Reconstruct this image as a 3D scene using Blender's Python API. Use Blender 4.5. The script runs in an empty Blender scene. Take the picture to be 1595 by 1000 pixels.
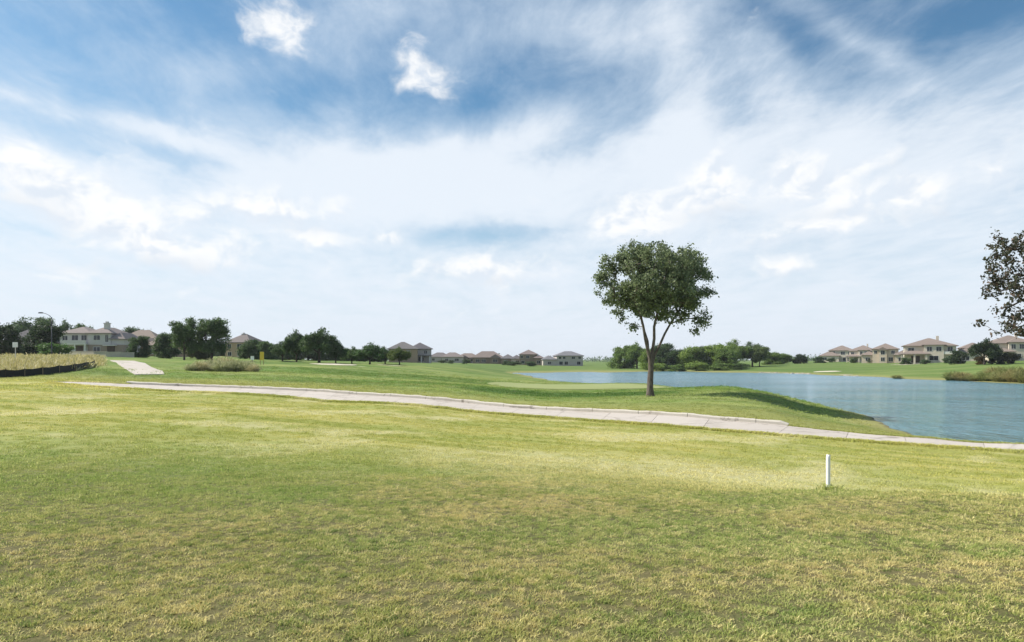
import bpy, math, random
import numpy as np
from mathutils import Vector, Matrix

random.seed(7)
RNG = np.random.default_rng(11)
SC = bpy.context.scene
COL = SC.collection
R = math.radians

# ------------------------------------------------------------------ camera
EYE = 4.0            # eye height above the lake level (z = 0)
F = 1063.0           # focal length in photo pixels (photo 1595 wide), horizon on row 560
cam_d = bpy.data.cameras.new('camera')
cam_d.sensor_width = 36.0
cam_d.lens = 36.0 * F / 1595.0
cam_d.shift_y = 60.0 / 1595.0
cam_d.clip_start = 0.1
cam_d.clip_end = 9000
cam = bpy.data.objects.new('camera', cam_d)
cam.location = (0, 0, EYE)
cam.rotation_euler = (R(90), 0, 0)
COL.objects.link(cam)
SC.camera = cam

# ------------------------------------------------------------------ exposure
SC.view_settings.view_transform = 'Standard'
SC.view_settings.look = 'None'
SC.view_settings.exposure = 0.52
SC.view_settings.gamma = 1.0
SC.view_settings.use_curve_mapping = False
SC.cycles.use_denoising = True
SC.cycles.max_bounces = 5
SC.cycles.diffuse_bounces = 2
SC.cycles.glossy_bounces = 3
SC.cycles.transmission_bounces = 4
SC.cycles.transparent_max_bounces = 6

# ------------------------------------------------------------------ node helper
class NT:
    def __init__(s, tree):
        s.t = tree; s.L = tree.links
    def add(s, typ, ins=None, **props):
        n = s.t.nodes.new(typ)
        for k, v in props.items(): setattr(n, k, v)
        for k, v in (ins or {}).items(): s.put(n.inputs[k], v)
        return n
    def put(s, sock, v):
        if isinstance(v, bpy.types.NodeSocket): s.L.new(v, sock)
        elif v is not None: sock.default_value = v
    def m(s, op, a, b=None, c=None, clamp=False):
        n = s.t.nodes.new('ShaderNodeMath'); n.operation = op; n.use_clamp = clamp
        for i, v in enumerate((a, b, c)): s.put(n.inputs[i], v)
        return n.outputs[0]
    def vm(s, op, a, b=None):
        n = s.t.nodes.new('ShaderNodeVectorMath'); n.operation = op
        s.put(n.inputs[0], a)
        if b is not None: s.put(n.inputs[3 if op == 'SCALE' else 1], b)
        return n.outputs['Value'] if op in ('LENGTH', 'DOT_PRODUCT') else n.outputs[0]
    def sm(s, v, a, b, lo=0.0, hi=1.0):
        n = s.t.nodes.new('ShaderNodeMapRange'); n.interpolation_type = 'SMOOTHSTEP'
        for i, q in enumerate((v, a, b, lo, hi)): s.put(n.inputs[i], q)
        return n.outputs[0]
    def mix(s, f, a, b, bt='MIX'):
        n = s.t.nodes.new('ShaderNodeMix'); n.data_type = 'RGBA'; n.blend_type = bt
        n.clamp_factor = True
        s.put(n.inputs[0], f)
        for i, v in ((6, a), (7, b)):
            if isinstance(v, tuple) and len(v) == 3: v = (*v, 1)
            s.put(n.inputs[i], v)
        return n.outputs[2]
    def noise(s, vec, scale, detail=4, rough=0.55, dist=0.0, flat=False):
        n = s.t.nodes.new('ShaderNodeTexNoise')
        if flat: n.noise_dimensions = '2D'
        s.put(n.inputs['Vector'], vec); n.inputs['Scale'].default_value = scale
        n.inputs['Detail'].default_value = detail; n.inputs['Roughness'].default_value = rough
        n.inputs['Distortion'].default_value = dist
        return n.outputs[0]
    def xyz(s, v):
        n = s.t.nodes.new('ShaderNodeSeparateXYZ'); s.put(n.inputs[0], v); return n.outputs
    def vec(s, x=0, y=0, z=0):
        n = s.t.nodes.new('ShaderNodeCombineXYZ')
        for i, v in enumerate((x, y, z)): s.put(n.inputs[i], v)
        return n.outputs[0]

# ------------------------------------------------------------------ sun and sky
SUN_DIR = Vector((-0.97, 0.22, 0.0)).normalized()     # horizontal direction towards the sun
SUN_EL = R(42)
sun_vec = Vector((SUN_DIR.x * math.cos(SUN_EL), SUN_DIR.y * math.cos(SUN_EL), math.sin(SUN_EL)))
sd = bpy.data.lights.new('sun', 'SUN')
sd.energy = 4.6; sd.angle = R(0.6); sd.color = (1.0, 0.94, 0.83)
so = bpy.data.objects.new('sun', sd)
so.rotation_euler = (-sun_vec).to_track_quat('-Z', 'Y').to_euler()
so.location = (-60, 30, 60)
COL.objects.link(so)

world = bpy.data.worlds.new('World'); SC.world = world; world.use_nodes = True
wt = world.node_tree; wt.nodes.clear(); W = NT(wt)
out = W.add('ShaderNodeOutputWorld')
sky = W.add('ShaderNodeTexSky', sky_type='NISHITA', sun_disc=False, sun_elevation=SUN_EL,
            sun_rotation=math.atan2(SUN_DIR.x, SUN_DIR.y), air_density=1.0, dust_density=0.6, ozone_density=2.0)
SKY_S = 0.10
tc = W.add('ShaderNodeTexCoord')
D = W.vm('NORMALIZE', tc.outputs['Generated'])
dx, dy, dz = W.xyz(D)
az = W.m('ARCTAN2', dx, dy)
el = W.m('ARCSINE', dz)
def ae(px, py):
    u, v = (px - 797.5) / F, (560 - py) / F
    a = math.atan(u); return a, math.atan(v * math.cos(a))
# ragged edges: warp the direction coordinates with noise
P0 = W.vec(az, W.m('MULTIPLY', el, 1.5), 0)
wx = W.m('SUBTRACT', W.noise(P0, 9, 3, 0.6), 0.5)
wy = W.m('SUBTRACT', W.noise(W.vm('ADD', P0, (3.1, 7.7, 1.3)), 9, 3, 0.6), 0.5)
azw = W.m('MULTIPLY_ADD', wx, 0.055, az); elw = W.m('MULTIPLY_ADD', wy, 0.040, el)
AEW = W.vec(azw, elw, 0)
def blob(px, py, sx, sy, rot=0.0):
    a0, e0 = ae(px, py)
    k = math.cos(a0)
    mp = W.add('ShaderNodeMapping', {'Vector': AEW, 'Location': (a0, e0, 0), 'Rotation': (0, 0, R(rot)), 'Scale': (sx / F * k * k, sy / F * k, 1)}, vector_type='TEXTURE')
    return W.m('POWER', 0.3679, W.vm('DOT_PRODUCT', mp.outputs[0], mp.outputs[0]))
def total(lst, start):
    acc = start
    for amp, *b in lst: acc = W.m('MULTIPLY_ADD', blob(*b), amp, acc)
    return acc
# high cirrus veil: streaks parallel to the view in the cloud plane fan out overhead
zz = W.m('MAXIMUM', W.m('ADD', dz, 0.10), 0.06)
qx, qy = W.m('DIVIDE', dx, zz), W.m('DIVIDE', dy, zz)
qv = W.vec(W.m('MULTIPLY_ADD', qy, -0.12, qx), W.m('MULTIPLY', qy, 0.42), 0)
st1 = W.noise(qv, 1.5, 6, 0.60, 0.25, True)
st2 = W.noise(W.vec(W.m('MULTIPLY_ADD', qx, 0.35, qy), W.m('MULTIPLY', qx, 1.7), 4.0), 2.3, 7, 0.66, 0.2, True)
veil = W.sm(el, R(31), R(4), 0.22, 0.80)
veil = total([(.30, 430, 275, 300, 50, 6), (.36, 650, 260, 200, 40, 14), (.35, 90, 280, 170, 45, -14), (.40, 1060, 170, 60, 190, 0),
              (.38, 930, 40, 140, 50, 0), (.35, 260, 208, 100, 18, -14), (.35, 1250, 240, 300, 90, 0), (.26, 1190, 90, 40, 120, 38), (.30, 1330, 60, 22, 120, 52),
              (.35, 800, 300, 260, 40, 10), (.25, 560, 30, 160, 40, 20), (.22, 60, 160, 160, 14, -10),
              (-.28, 240, 40, 240, 50, 6), (-.22, 430, 150, 240, 26, 8), (-.30, 740, 366, 110, 16, 3), (-.40, 1520, 30, 130, 40, 14), (-.32, 1270, 40, 110, 40, 20),
              (-.30, 300, 255, 90, 22, -12), (-.22, 860, 110, 70, 40, 0), (-.2, 720, 150, 90, 30, 0)], veil)
veil = W.m('MULTIPLY_ADD', W.m('SUBTRACT', st1, 0.5), W.sm(el, R(8), R(24), 0.30, 0.62), veil)
veil = W.m('MULTIPLY_ADD', W.m('SUBTRACT', st2, 0.5), W.sm(el, R(8), R(22), 0.45, 0.78), veil)
veil = W.sm(veil, -0.05, 1.0)
# low heaped clouds
PC = W.vec(azw, W.m('MULTIPLY', elw, 1.5), 0)
pf = W.noise(PC, 17, 6, 0.58, 0.15, True)
pl = W.noise(W.vm('ADD', PC, (-0.008, 0.018, 0)), 17, 3, 0.55, 0.15, True)
cum = total([(.92, 655, 108, 54, 38, -8), (.6, 695, 130, 32, 22), (.92, 448, 48, 58, 50), (.6, 395, 22, 46, 28),
             (1.2, 60, 275, 130, 44, -12), (1.0, 150, 330, 130, 34), (1.1, 260, 388, 130, 30), (.9, 420, 330, 130, 34), (.7, 100, 420, 90, 20),
             (.85, 700, 420, 80, 22), (.85, 830, 418, 70, 26), (.7, 490, 372, 50, 16), (.6, 600, 372, 30, 8),
             (1.2, 1115, 272, 40, 34), (1.2, 1060, 318, 120, 36), (.9, 960, 350, 60, 24), (1.2, 1240, 275, 50, 36), (1.0, 1340, 258, 76, 18, 16), (1.2, 1430, 295, 76, 30, 14), (.9, 1300, 310, 70, 26),
             (.85, 1300, 350, 100, 22), (.8, 1215, 420, 52, 18), (.75, 1325, 438, 34, 12), (.6, 1200, 385, 60, 14), (.6, 1560, 280, 40, 26)], W.sm(el, R(12), R(20), -0.36, -0.50))
gen = W.m('MULTIPLY', W.m('SUBTRACT', W.noise(PC, 3.2, 2, 0.5, 0.0, True), 0.55), W.sm(el, R(22), R(6), 0.0, 1.5))
cum = W.m('ADD', cum, gen)
cum = W.m('MULTIPLY_ADD', W.m('SUBTRACT', pf, 0.5), 1.9, cum)
calpha = W.sm(cum, -0.20, 0.85)
shade = W.sm(W.m('MULTIPLY_ADD', W.m('SUBTRACT', pf, pl), 2.6, 0.55), 0.05, 0.85)
# grey bases of the heavier heaps
base = total([(1.0, 30, 352, 80, 42, 0), (.8, 250, 418, 140, 16, 0), (1.0, 1140, 338, 80, 20, 4), (.8, 1225, 388, 60, 10), (.9, 1480, 328, 80, 16, 8), (.6, 1390, 262, 70, 9, 16), (.6, 1310, 335, 60, 10), (.6, 760, 440, 120, 9), (.5, 480, 355, 110, 10), (.5, 1240, 432, 60, 7)], 0.0)
ccol = W.mix(W.m('MULTIPLY', base, 0.95, clamp=True), (0.715, 0.72, 0.725), (0.47, 0.525, 0.595))
ccol = W.mix(shade, (0.545, 0.595, 0.66), ccol)
blue = W.vm('SCALE', sky.outputs[0], SKY_S)
blue = W.mix(1.0, blue, (0.58, 0.82, 0.86), 'MULTIPLY')
horizon = W.sm(el, R(11), R(0), 0.0, 0.75)
vcol = W.mix(W.m('MULTIPLY', veil, 0.94), blue, W.mix(W.sm(veil, 0.55, 1.0), (0.50, 0.575, 0.66), (0.605, 0.65, 0.705)))
vcol = W.mix(horizon, vcol, (0.555, 0.60, 0.67))
fin = W.mix(W.m('MULTIPLY', calpha, W.sm(el, R(0.5), R(5.5), 0.25, 0.95)), vcol, ccol)
bg = W.add('ShaderNodeBackground', {'Color': fin, 'Strength': 1.0})
W.L.new(bg.outputs[0], out.inputs[0])
world.cycles.sampling_method = 'MANUAL'; world.cycles.sample_map_resolution = 256

# ------------------------------------------------------------------ terrain function
def PX(px, py, d):
    return ((px - 797.5) / F * d, d, EYE - (py - 560.0) / F * d)
ctrl = []
def ch(px, h, d): ctrl.append(((px - 797.5) / F * d, d, EYE - h))
def cp(px, py, d): ctrl.append(PX(px, py, d))
for px in (-700, -200, 200, 600, 1000, 1400, 1800, 2300): ch(px, 1.74, 4.2)
for px, h, d in ((-400,1.8,8),(0,1.85,8),(400,1.9,8),(800,2.0,8),(1200,2.05,8),(1595,2.05,8),(2000,2.05,8),
    (-400,1.9,12),(0,1.98,12),(400,2.1,12),(800,2.25,12),(1100,2.32,12.3),(1290,2.33,12.3),(1450,2.36,12),(1595,2.38,11.8),(2000,2.4,11.5),
    (1100,2.72,15),(1200,2.86,14.9),(1290,2.95,14.8),(1450,3.0,14.5),(1595,3.02,14.3),(2000,3.05,14),(800,2.45,15),(400,2.25,15),(0,2.05,15),
    (-400,2.0,20),(0,2.05,20),(400,2.3,20),(800,2.65,20),(1100,2.95,20),(1290,3.12,20),(1595,3.3,19),(2000,3.35,18),
    (-400,1.9,30),(0,1.95,30),(300,2.1,30),(600,2.4,30)): ch(px, h, d)
LOW = [(76,597,46),(145,602,45.6),(270,609,44.5),(510,625,40),(740,641,36.1),(940,657,32.3),(1130,673,29.2),(1260,682,28.3),(1440,695,26.8),(1595,706,25.5),(1780,718,24.6)]
TOP = [(76,595.6,48.6),(145,595,50.5),(270,600.5,49.5),(510,611,45.2),(740,629,41),(940,643.5,37),(1130,657,33.9),(1245,666,32.6),(1440,683,30.2),(1595,694,28),(1780,705,27)]
for q in LOW + TOP: cp(*q)
for q in ((1013,617,50),(1100,622,45),(1100,606,56),(1130,603.5,58),(1200,614,53),(1200,635,41),(1130,640,38),(1250,640,46),(1250,652,38),(1300,655,41),(1300,664,35),
    (1240,622.5,68),(1300,636,56),(1340,646,49.4),(1380,661,42),(1415,673.7,37.4),(1440,682,34.9),(1595,690,32.7),
    (900,604,70),(800,600,72),(1000,602,75),(1000,598,86),(880,595.5,95),(820,590,105),
    (810,583,185),(830,587,157),(860,592.5,131),
    (798,581,202),(850,580.5,207),(950,580,212),(1100,580,212),(1190,581,202),(1250,582.5,189),(1300,585,170),(1400,590,141.7),(1480,593,129),(1595,598,112),(1800,606,92),
    (900,571,300),(950,572,290),(850,573,260),(1000,575,250),(1100,577,235),(1150,574,250),(1200,569,270),(1240,570,255),(1300,576,210),(1300,564,330),(1400,580,170),(1400,568,250),
    (1450,566,240),(1480,585,150),(1540,566,190),(1580,562.5,200),(1595,585,135),(1800,580,130),(1800,555,200),
    (650,590,70),(600,600,55),(700,610,50),(850,628,45),(850,622,49),(850,613,57),(750,605,58),(760,590,90),(760,583,130),(700,580,110),(650,572,130),(650,566,200),
    (760,566,350),(875,569,330),(875,572,290),(720,570,180),(570,570,110),(570,585,75),(500,568,105),(500,590,62),(420,563,125),(420,580,72),(345,580,75),(345,563,120),
    (250,585,65),(240,563,110),(200,563,105),(200,584,67),(145,576,72),(145,560,110),(145,552,165),(60,586,63),(60,562,100),(60,552,170),(0,590,61),(0,560,110),(0,550,170),
    (350,556,190),(430,561,170),(250,556,180),(-400,600,45),(-400,575,80),(-400,555,150)): cp(*q)
for px, d in ((1000,104),(1100,85),(1180,74),(880,122),(1700,33),(1800,34)): ch(px, 4.0 if px < 1600 else 3.75, d)
for px, d in ((1300,75),(1400,60),(1595,50),(1595,90),(1400,110),(1200,110),(1250,85),(1100,130),(1000,150),(900,175),(1200,170),(1050,190),(1350,140),(1900,60),(1900,80),(1480,42),(1120,100),(1000,118)):
    ch(px, 5.0 if d > 55 else 4.6, d)
for px, h in ((-400,-2),(0,-2),(350,0),(700,2),(875,2.8),(1000,3),(1300,1.5),(1595,0),(2000,0)):
    ch(px, h, 600); ch(px, 3.0, 3000)
for a in range(100, 261, 20):
    for r, h in ((6,1.7),(30,1.6),(120,1.4),(600,2.0),(3000,3.0)):
        ctrl.append((math.sin(R(a)) * r, math.cos(R(a)) * r, EYE - h))
ctrl.append((0, 0.5, EYE - 1.7))
CT = np.array(ctrl)
def warp(x, y):
    r = np.hypot(x, y) + 1e-6
    s = np.log1p(r / 6.0) / r
    return np.stack([x * s, y * s], -1)
_W = warp(CT[:, 0], CT[:, 1])
def phi(r2): return np.sqrt(r2 + 0.03 ** 2)
_A = phi(((_W[:, None] - _W[None]) ** 2).sum(-1)) - np.eye(len(CT)) * 1e-3
_n = len(CT)
_S = np.zeros((_n + 3, _n + 3)); _S[:_n, :_n] = _A; _S[:_n, _n] = 1; _S[_n, :_n] = 1
_S[:_n, _n + 1:] = _W; _S[_n + 1:, :_n] = _W.T
_C = np.linalg.solve(_S, np.concatenate([CT[:, 2], [0, 0, 0]]))
def H0(x, y):
    x = np.atleast_1d(np.asarray(x, float)); y = np.atleast_1d(np.asarray(y, float))
    w = warp(x, y); o = np.empty(len(x))
    for i in range(0, len(x), 8000):
        ww = w[i:i + 8000]
        r2 = ((ww[:, None] - _W[None]) ** 2).sum(-1)
        o[i:i + 8000] = phi(r2) @ _C[:_n] + _C[_n] + ww @ _C[_n + 1:]
    return o
# path edges in plan
def dens(pts, n):
    p = np.array([PX(*q)[:2] for q in pts])
    s = np.concatenate([[0], np.cumsum(np.hypot(*np.diff(p, axis=0).T))])
    for _ in range(2):      # light smoothing of the polyline
        p[1:-1] = 0.2 * p[:-2] + 0.6 * p[1:-1] + 0.2 * p[2:]
    t = np.linspace(0, s[-1], n)
    return np.stack([np.interp(t, s, p[:, 0]), np.interp(t, s, p[:, 1])], -1)
NP_ = 241
PL, PT = dens(LOW, NP_), dens(TOP, NP_)
K0 = int(NP_ * 0.068); K1 = int(np.argmin(np.abs(PT[:, 0] / PT[:, 1] - (1232 - 797.5) / F)))
KERB_H = 0.17
def side_of_path(x, y):
    """signed distance-like: >0 beyond the far edge of the path, <0 before the near edge, by y at equal x"""
    yl = np.interp(x, PL[:, 0], PL[:, 1]); yt = np.interp(x, PT[:, 0], PT[:, 1])
    return yl, yt
def H(x, y):
    x = np.atleast_1d(np.asarray(x, float)); y = np.atleast_1d(np.asarray(y, float))
    z = H0(x, y)
    yl, yt = side_of_path(x, y)
    e = y - yt
    inx = np.clip((x - PT[K0, 0]) / 3.0, 0, 1) * np.clip((PT[K1, 0] - 0.2 - x) / 0.6, 0, 1)
    step = np.where(e > 0.25, np.exp(-np.clip(e - 0.6, 0, None) / 4.0), 0.0) * inx * (KERB_H - 0.01)
    d = np.hypot(x, y)
    und = 0.05 * np.sin(x * 0.31 + 0.7 * np.sin(y * 0.17)) * np.sin(y * 0.27 + 1.1) * np.clip((d - 6) / 10, 0, 1)
    und += 0.02 * np.sin(x * 1.3 + 2 * np.sin(y * 0.6)) * np.sin(y * 1.1 + 0.5 * x)
    und = und * np.where((y > yl - 1.5) & (y < yt + 1.5), 0.0, 1.0)
    roll = 0.17 * np.sin(x * 0.11 + 1.3 * np.sin(y * 0.07)) * np.sin(y * 0.31 + 0.06 * x + 0.8) * np.clip((d - 52) / 25, 0, 1) * np.clip((z - 0.7) / 0.8, 0, 1) * np.clip((260 - d) / 60, 0, 1)
    return z + step + und + roll
def hz(x, y): return float(H(x, y)[0])
def at(px, d, dz=0.0):
    x = (px - 797.5) / F * d
    return Vector((x, d, hz(x, d) + dz))

# ------------------------------------------------------------------ mesh and object helpers
def mesh(name, verts, faces, mat, smooth=False, mats=None, midx=None):
    me = bpy.data.meshes.new(name)
    verts = np.asarray(verts, dtype=np.float32)
    if isinstance(faces, np.ndarray):
        nf, k = faces.shape
        me.vertices.add(len(verts)); me.vertices.foreach_set('co', verts.ravel())
        me.loops.add(nf * k); me.loops.foreach_set('vertex_index', faces.ravel().astype(np.int32))
        me.polygons.add(nf); me.polygons.foreach_set('loop_start', np.arange(0, nf * k, k, dtype=np.int32))
        me.update(calc_edges=True)
    else:
        me.from_pydata([tuple(v) for v in verts], [], faces); me.update()
    for m_ in (mats or [mat]): me.materials.append(m_)
    if smooth: me.polygons.foreach_set('use_smooth', np.ones(len(me.polygons), dtype=bool))
    if midx is not None: me.polygons.foreach_set('material_index', np.asarray(midx, dtype=np.int32))
    return me
def link(name, me, parent=None, loc=None):
    o = bpy.data.objects.new(name, me); COL.objects.link(o)
    if parent is not None: o.parent = parent
    if loc is not None: o.location = loc
    return o
def tag(o, label=None, cat=None, group=None, kind=None):
    if label: o['label'] = label
    if cat: o['category'] = cat
    if group: o['group'] = group
    if kind: o['kind'] = kind
    return o
def empty(name, loc, rz=0.0, scale=None):
    o = link(name, None); o.location = loc; o.rotation_euler = (0, 0, rz); o.empty_display_size = 0.3
    if scale is not None: o.scale = scale
    return o
def copy_tree(o, parent=None):
    c = o.copy(); COL.objects.link(c); c.parent = parent
    for k in list(o.children): copy_tree(k, c)
    return c
class MB:
    """collects shapes for one mesh"""
    def __init__(s): s.v = []; s.f = []
    def poly(s, vs, fs):
        b = len(s.v); s.v += [tuple(q) for q in vs]; s.f += [[b + i for i in f] for f in fs]; return s
    def box(s, x0, x1, y0, y1, z0, z1):
        return s.poly([(x0,y0,z0),(x1,y0,z0),(x1,y1,z0),(x0,y1,z0),(x0,y0,z1),(x1,y0,z1),(x1,y1,z1),(x0,y1,z1)],
                      [(3,2,1,0),(4,5,6,7),(0,1,5,4),(1,2,6,5),(2,3,7,6),(3,0,4,7)])
    def tube(s, pts, rad, n=8, cap=True):
        pts = [Vector(p) for p in pts]; b = len(s.v)
        up = Vector((0.13, 0.97, 0.2))
        for i, p in enumerate(pts):
            t = (pts[min(i + 1, len(pts) - 1)] - pts[max(i - 1, 0)]).normalized()
            a = t.cross(up)
            if a.length < 0.1: a = t.cross(Vector((1, 0, 0)))
            a.normalize(); c = t.cross(a)
            r = rad[i] if hasattr(rad, '__len__') else rad
            for k in range(n):
                w = 2 * math.pi * k / n
                s.v.append(tuple(p + (a * math.cos(w) + c * math.sin(w)) * r))
        for i in range(len(pts) - 1):
            for k in range(n):
                q = (k + 1) % n
                s.f.append([b + i*n + k, b + i*n + q, b + (i+1)*n + q, b + (i+1)*n + k])
        if cap:
            s.f.append([b + k for k in range(n)][::-1]); s.f.append([b + (len(pts)-1)*n + k for k in range(n)])
        return s
    def hip(s, x0, x1, y0, y1, z, pitch, over=0.45, gable=None, eave=0.18):
        x0 -= over; x1 += over; y0 -= over; y1 += over
        w, l = x1 - x0, y1 - y0
        hgt = min(w, l) / 2 * pitch
        if w >= l:
            r = l / 2; ym = (y0 + y1) / 2
            a, c = (x0 + (0.02 if gable else r), ym, z + eave + hgt), (x1 - (0.02 if gable else r), ym, z + eave + hgt)
        else:
            r = w / 2; xm = (x0 + x1) / 2
            a, c = (xm, y0 + (0.02 if gable else r), z + eave + hgt), (xm, y1 - (0.02 if gable else r), z + eave + hgt)
        if (Vector(a) - Vector(c)).length < 0.05: c = (c[0] + 0.06, c[1] + 0.06, c[2])
        vs = [(x0,y0,z),(x1,y0,z),(x1,y1,z),(x0,y1,z),(x0,y0,z+eave),(x1,y0,z+eave),(x1,y1,z+eave),(x0,y1,z+eave),a,c]
        fs = [(3,2,1,0),(0,1,5,4),(1,2,6,5),(2,3,7,6),(3,0,4,7)]
        fs += [(4,5,9,8),(5,6,9),(6,7,8,9),(7,4,8)] if w >= l else [(4,5,8),(5,6,9,8),(6,7,9),(7,4,8,9)]
        return s.poly(vs, fs)
    def build(s, name, mat, parent=None, smooth=False, loc=None):
        return link(name, mesh(name, s.v, s.f, mat, smooth), parent, loc)

# ------------------------------------------------------------------ materials
def new_mat(name):
    m = bpy.data.materials.new(name); m.use_nodes = True; m.node_tree.nodes.clear()
    return m, NT(m.node_tree)
def finish(nt, shader, disp=None):
    o = nt.add('ShaderNodeOutputMaterial'); nt.L.new(shader, o.inputs[0])
def plain(name, col, rough=0.7, var=0.25, scale=2.0, bump=0.0, spec=0.3, metallic=0.0, objcol=False):
    m, n = new_mat(name)
    g = n.add('ShaderNodeTexCoord')
    k = n.noise(g.outputs['Object'], scale, 5, 0.6)
    k2 = n.noise(g.outputs['Object'], scale * 7, 3, 0.6)
    f = n.m('MULTIPLY_ADD', n.m('SUBTRACT', k, 0.5), var * 2, n.m('MULTIPLY_ADD', n.m('SUBTRACT', k2, 0.5), var, 1.0))
    c = n.vm('SCALE', (*col,), f)
    if objcol:
        oi = n.add('ShaderNodeObjectInfo'); c = n.mix(1.0, c, oi.outputs['Color'], 'MULTIPLY')
    b = n.add('ShaderNodeBsdfPrincipled', {'Base Color': c, 'Roughness': rough, 'Specular IOR Level': spec, 'Metallic': metallic})
    if bump:
        bn = n.add('ShaderNodeBump', {'Height': k2, 'Strength': bump, 'Distance': 0.02}); n.L.new(bn.outputs[0], b.inputs['Normal'])
    finish(n, b.outputs[0]); return m

def grass_colour(n, blades=False):
    """colour of the turf by where it grows: dry rough near the camera, straw coloured field, watered fairway beyond the path"""
    g = n.add('ShaderNodeNewGeometry'); P = g.outputs['Position']
    x, y, z = n.xyz(P)
    P2 = n.vec(x, y, 0)
    big = n.noise(P2, 0.16, 4, 0.55); mid = n.noise(P2, 0.75, 4, 0.6); fine = n.noise(P2, 4.5, 4, 0.65)
    spots = n.noise(n.vm('ADD', P2, (31, 17, 0)), 1.5, 5, 0.65, 0.3)
    tiny = n.noise(P2, 21.0, 3, 0.7)
    # near rough
    oi = n.add('ShaderNodeObjectInfo'); rt = oi.outputs['Random'] if blades else n.noise(P2, 17.0, 2, 0.6)
    lo_, hi_ = (0.0, 1.0) if blades else (0.3, 0.7)
    c1 = n.mix(n.sm(n.m('MULTIPLY_ADD', fine, 0.55, mid), 0.60, 0.95), (0.265, 0.280, 0.082), (0.430, 0.375, 0.165))
    c1 = n.mix(n.sm(spots, 0.56, 0.70, 0, 0.70), c1, (0.135, 0.195, 0.062))
    c1 = n.mix(n.sm(n.m('MULTIPLY_ADD', big, 0.6, n.m('MULTIPLY', fine, 0.5)), 0.54, 0.68, 0, 0.60), c1, (0.460, 0.360, 0.190))
    c1 = n.mix(n.sm(n.noise(n.vm('ADD', P2, (5, 51, 0)), 0.33, 3, 0.5), 0.50, 0.64, 0, 0.65), c1, (0.220, 0.290, 0.078))
    c1 = n.mix(n.sm(rt, lo_, lo_ + (hi_ - lo_) * 0.35, 0.85, 0), c1, (0.115, 0.165, 0.045))
    c1 = n.mix(n.sm(rt, hi_ - (hi_ - lo_) * 0.40, hi_, 0, 0.9), c1, (0.530, 0.465, 0.235))
    c1 = n.mix(n.m('MULTIPLY', n.sm(n.m('MULTIPLY_ADD', n.m('SUBTRACT', mid, 0.5), 6.0, n.m('MULTIPLY_ADD', y, -0.35, x)), -3.0, -9.0, 0, 0.5), n.sm(y, 6, 10)), c1, (0.215, 0.285, 0.072))
    # straw field
    strp = n.noise(n.vec(n.m('MULTIPLY', x, 0.10), n.m('MULTIPLY_ADD', x, 0.33, y), 0), 0.85, 5, 0.6)
    c2 = n.mix(n.sm(strp, 0.36, 0.62), (0.285, 0.300, 0.075), (0.430, 0.400, 0.135))
    c2 = n.mix(n.sm(big, 0.45, 0.62, 0, 0.55), c2, (0.285, 0.320, 0.085))
    c2 = n.mix(n.sm(n.noise(n.vm('ADD', P2, (71, 3, 0)), 0.22, 3, 0.55), 0.50, 0.62, 0, 0.75), c2, (0.520, 0.480, 0.245))
    pr_ = n.m('DIVIDE', n.vm('LENGTH', n.vm('SUBTRACT', n.vec(n.m('MULTIPLY', x, 0.55), y, 0), (2.2, 16.5, 0))), 5.0)
    c2 = n.mix(n.sm(n.m('MULTIPLY_ADD', mid, 0.8, pr_), 1.5, 0.5, 0, 0.7), c2, (0.540, 0.500, 0.270))
    # fairway
    far = n.noise(n.vec(n.m('MULTIPLY', x, 0.25), y, 0), 0.07, 5, 0.6)
    c3 = n.mix(n.sm(far, 0.40, 0.62), (0.125, 0.205, 0.045), (0.265, 0.310, 0.095))
    cut = n.noise(n.vec(n.m('MULTIPLY_ADD', y, 0.25, n.m('MULTIPLY', x, 0.35)), n.m('MULTIPLY_ADD', x, 0.12, y), 9), 0.10, 4, 0.55)  # mowing bands; the dark ones also carry painted shade of the turf rolls
    c3 = n.mix(n.sm(cut, 0.52, 0.57, 0, 0.65), c3, (0.105, 0.175, 0.040))
    c3 = n.mix(n.sm(cut, 0.44, 0.40, 0, 0.5), c3, (0.300, 0.325, 0.120))
    c3 = n.mix(n.sm(spots, 0.52, 0.70, 0, 0.35), c3, (0.140, 0.190, 0.055))
    c3 = n.mix(n.sm(mid, 0.45, 0.72, 0, 0.5), c3, (0.300, 0.305, 0.115))
    mow = n.m('SINE', n.m('MULTIPLY', n.m('MULTIPLY_ADD', n.noise(P2, 0.05, 2, 0.5), 14.0, n.m('MULTIPLY_ADD', x, 0.55, y)), 1.15))
    c3 = n.vm('SCALE', c3, n.m('MULTIPLY_ADD', n.sm(mow, -0.4, 0.4), 0.13, 0.93))
    c3 = n.mix(n.sm(y, 110, 200, 0, 0.6), c3, (0.105, 0.175, 0.045))
    # darker green oval in the hollow before the putting green
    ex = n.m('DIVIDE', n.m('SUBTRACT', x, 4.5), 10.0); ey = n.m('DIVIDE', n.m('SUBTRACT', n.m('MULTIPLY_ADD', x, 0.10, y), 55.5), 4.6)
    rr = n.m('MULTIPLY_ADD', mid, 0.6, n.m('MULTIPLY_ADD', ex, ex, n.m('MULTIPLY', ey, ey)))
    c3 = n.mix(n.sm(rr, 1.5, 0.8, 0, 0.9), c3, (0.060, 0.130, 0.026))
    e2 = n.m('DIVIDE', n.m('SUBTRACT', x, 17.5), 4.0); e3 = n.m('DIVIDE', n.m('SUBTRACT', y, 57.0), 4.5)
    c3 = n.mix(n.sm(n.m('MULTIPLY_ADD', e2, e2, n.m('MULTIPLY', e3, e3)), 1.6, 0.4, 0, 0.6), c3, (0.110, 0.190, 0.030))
    bk = n.m('MULTIPLY_ADD', n.m('SUBTRACT', mid, 0.5), 14.0, n.m('MULTIPLY_ADD', x, 0.47, y))
    c3 = n.mix(n.sm(bk, 50, 42, 0, 0.6), c3, (0.370, 0.345, 0.120))
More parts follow.
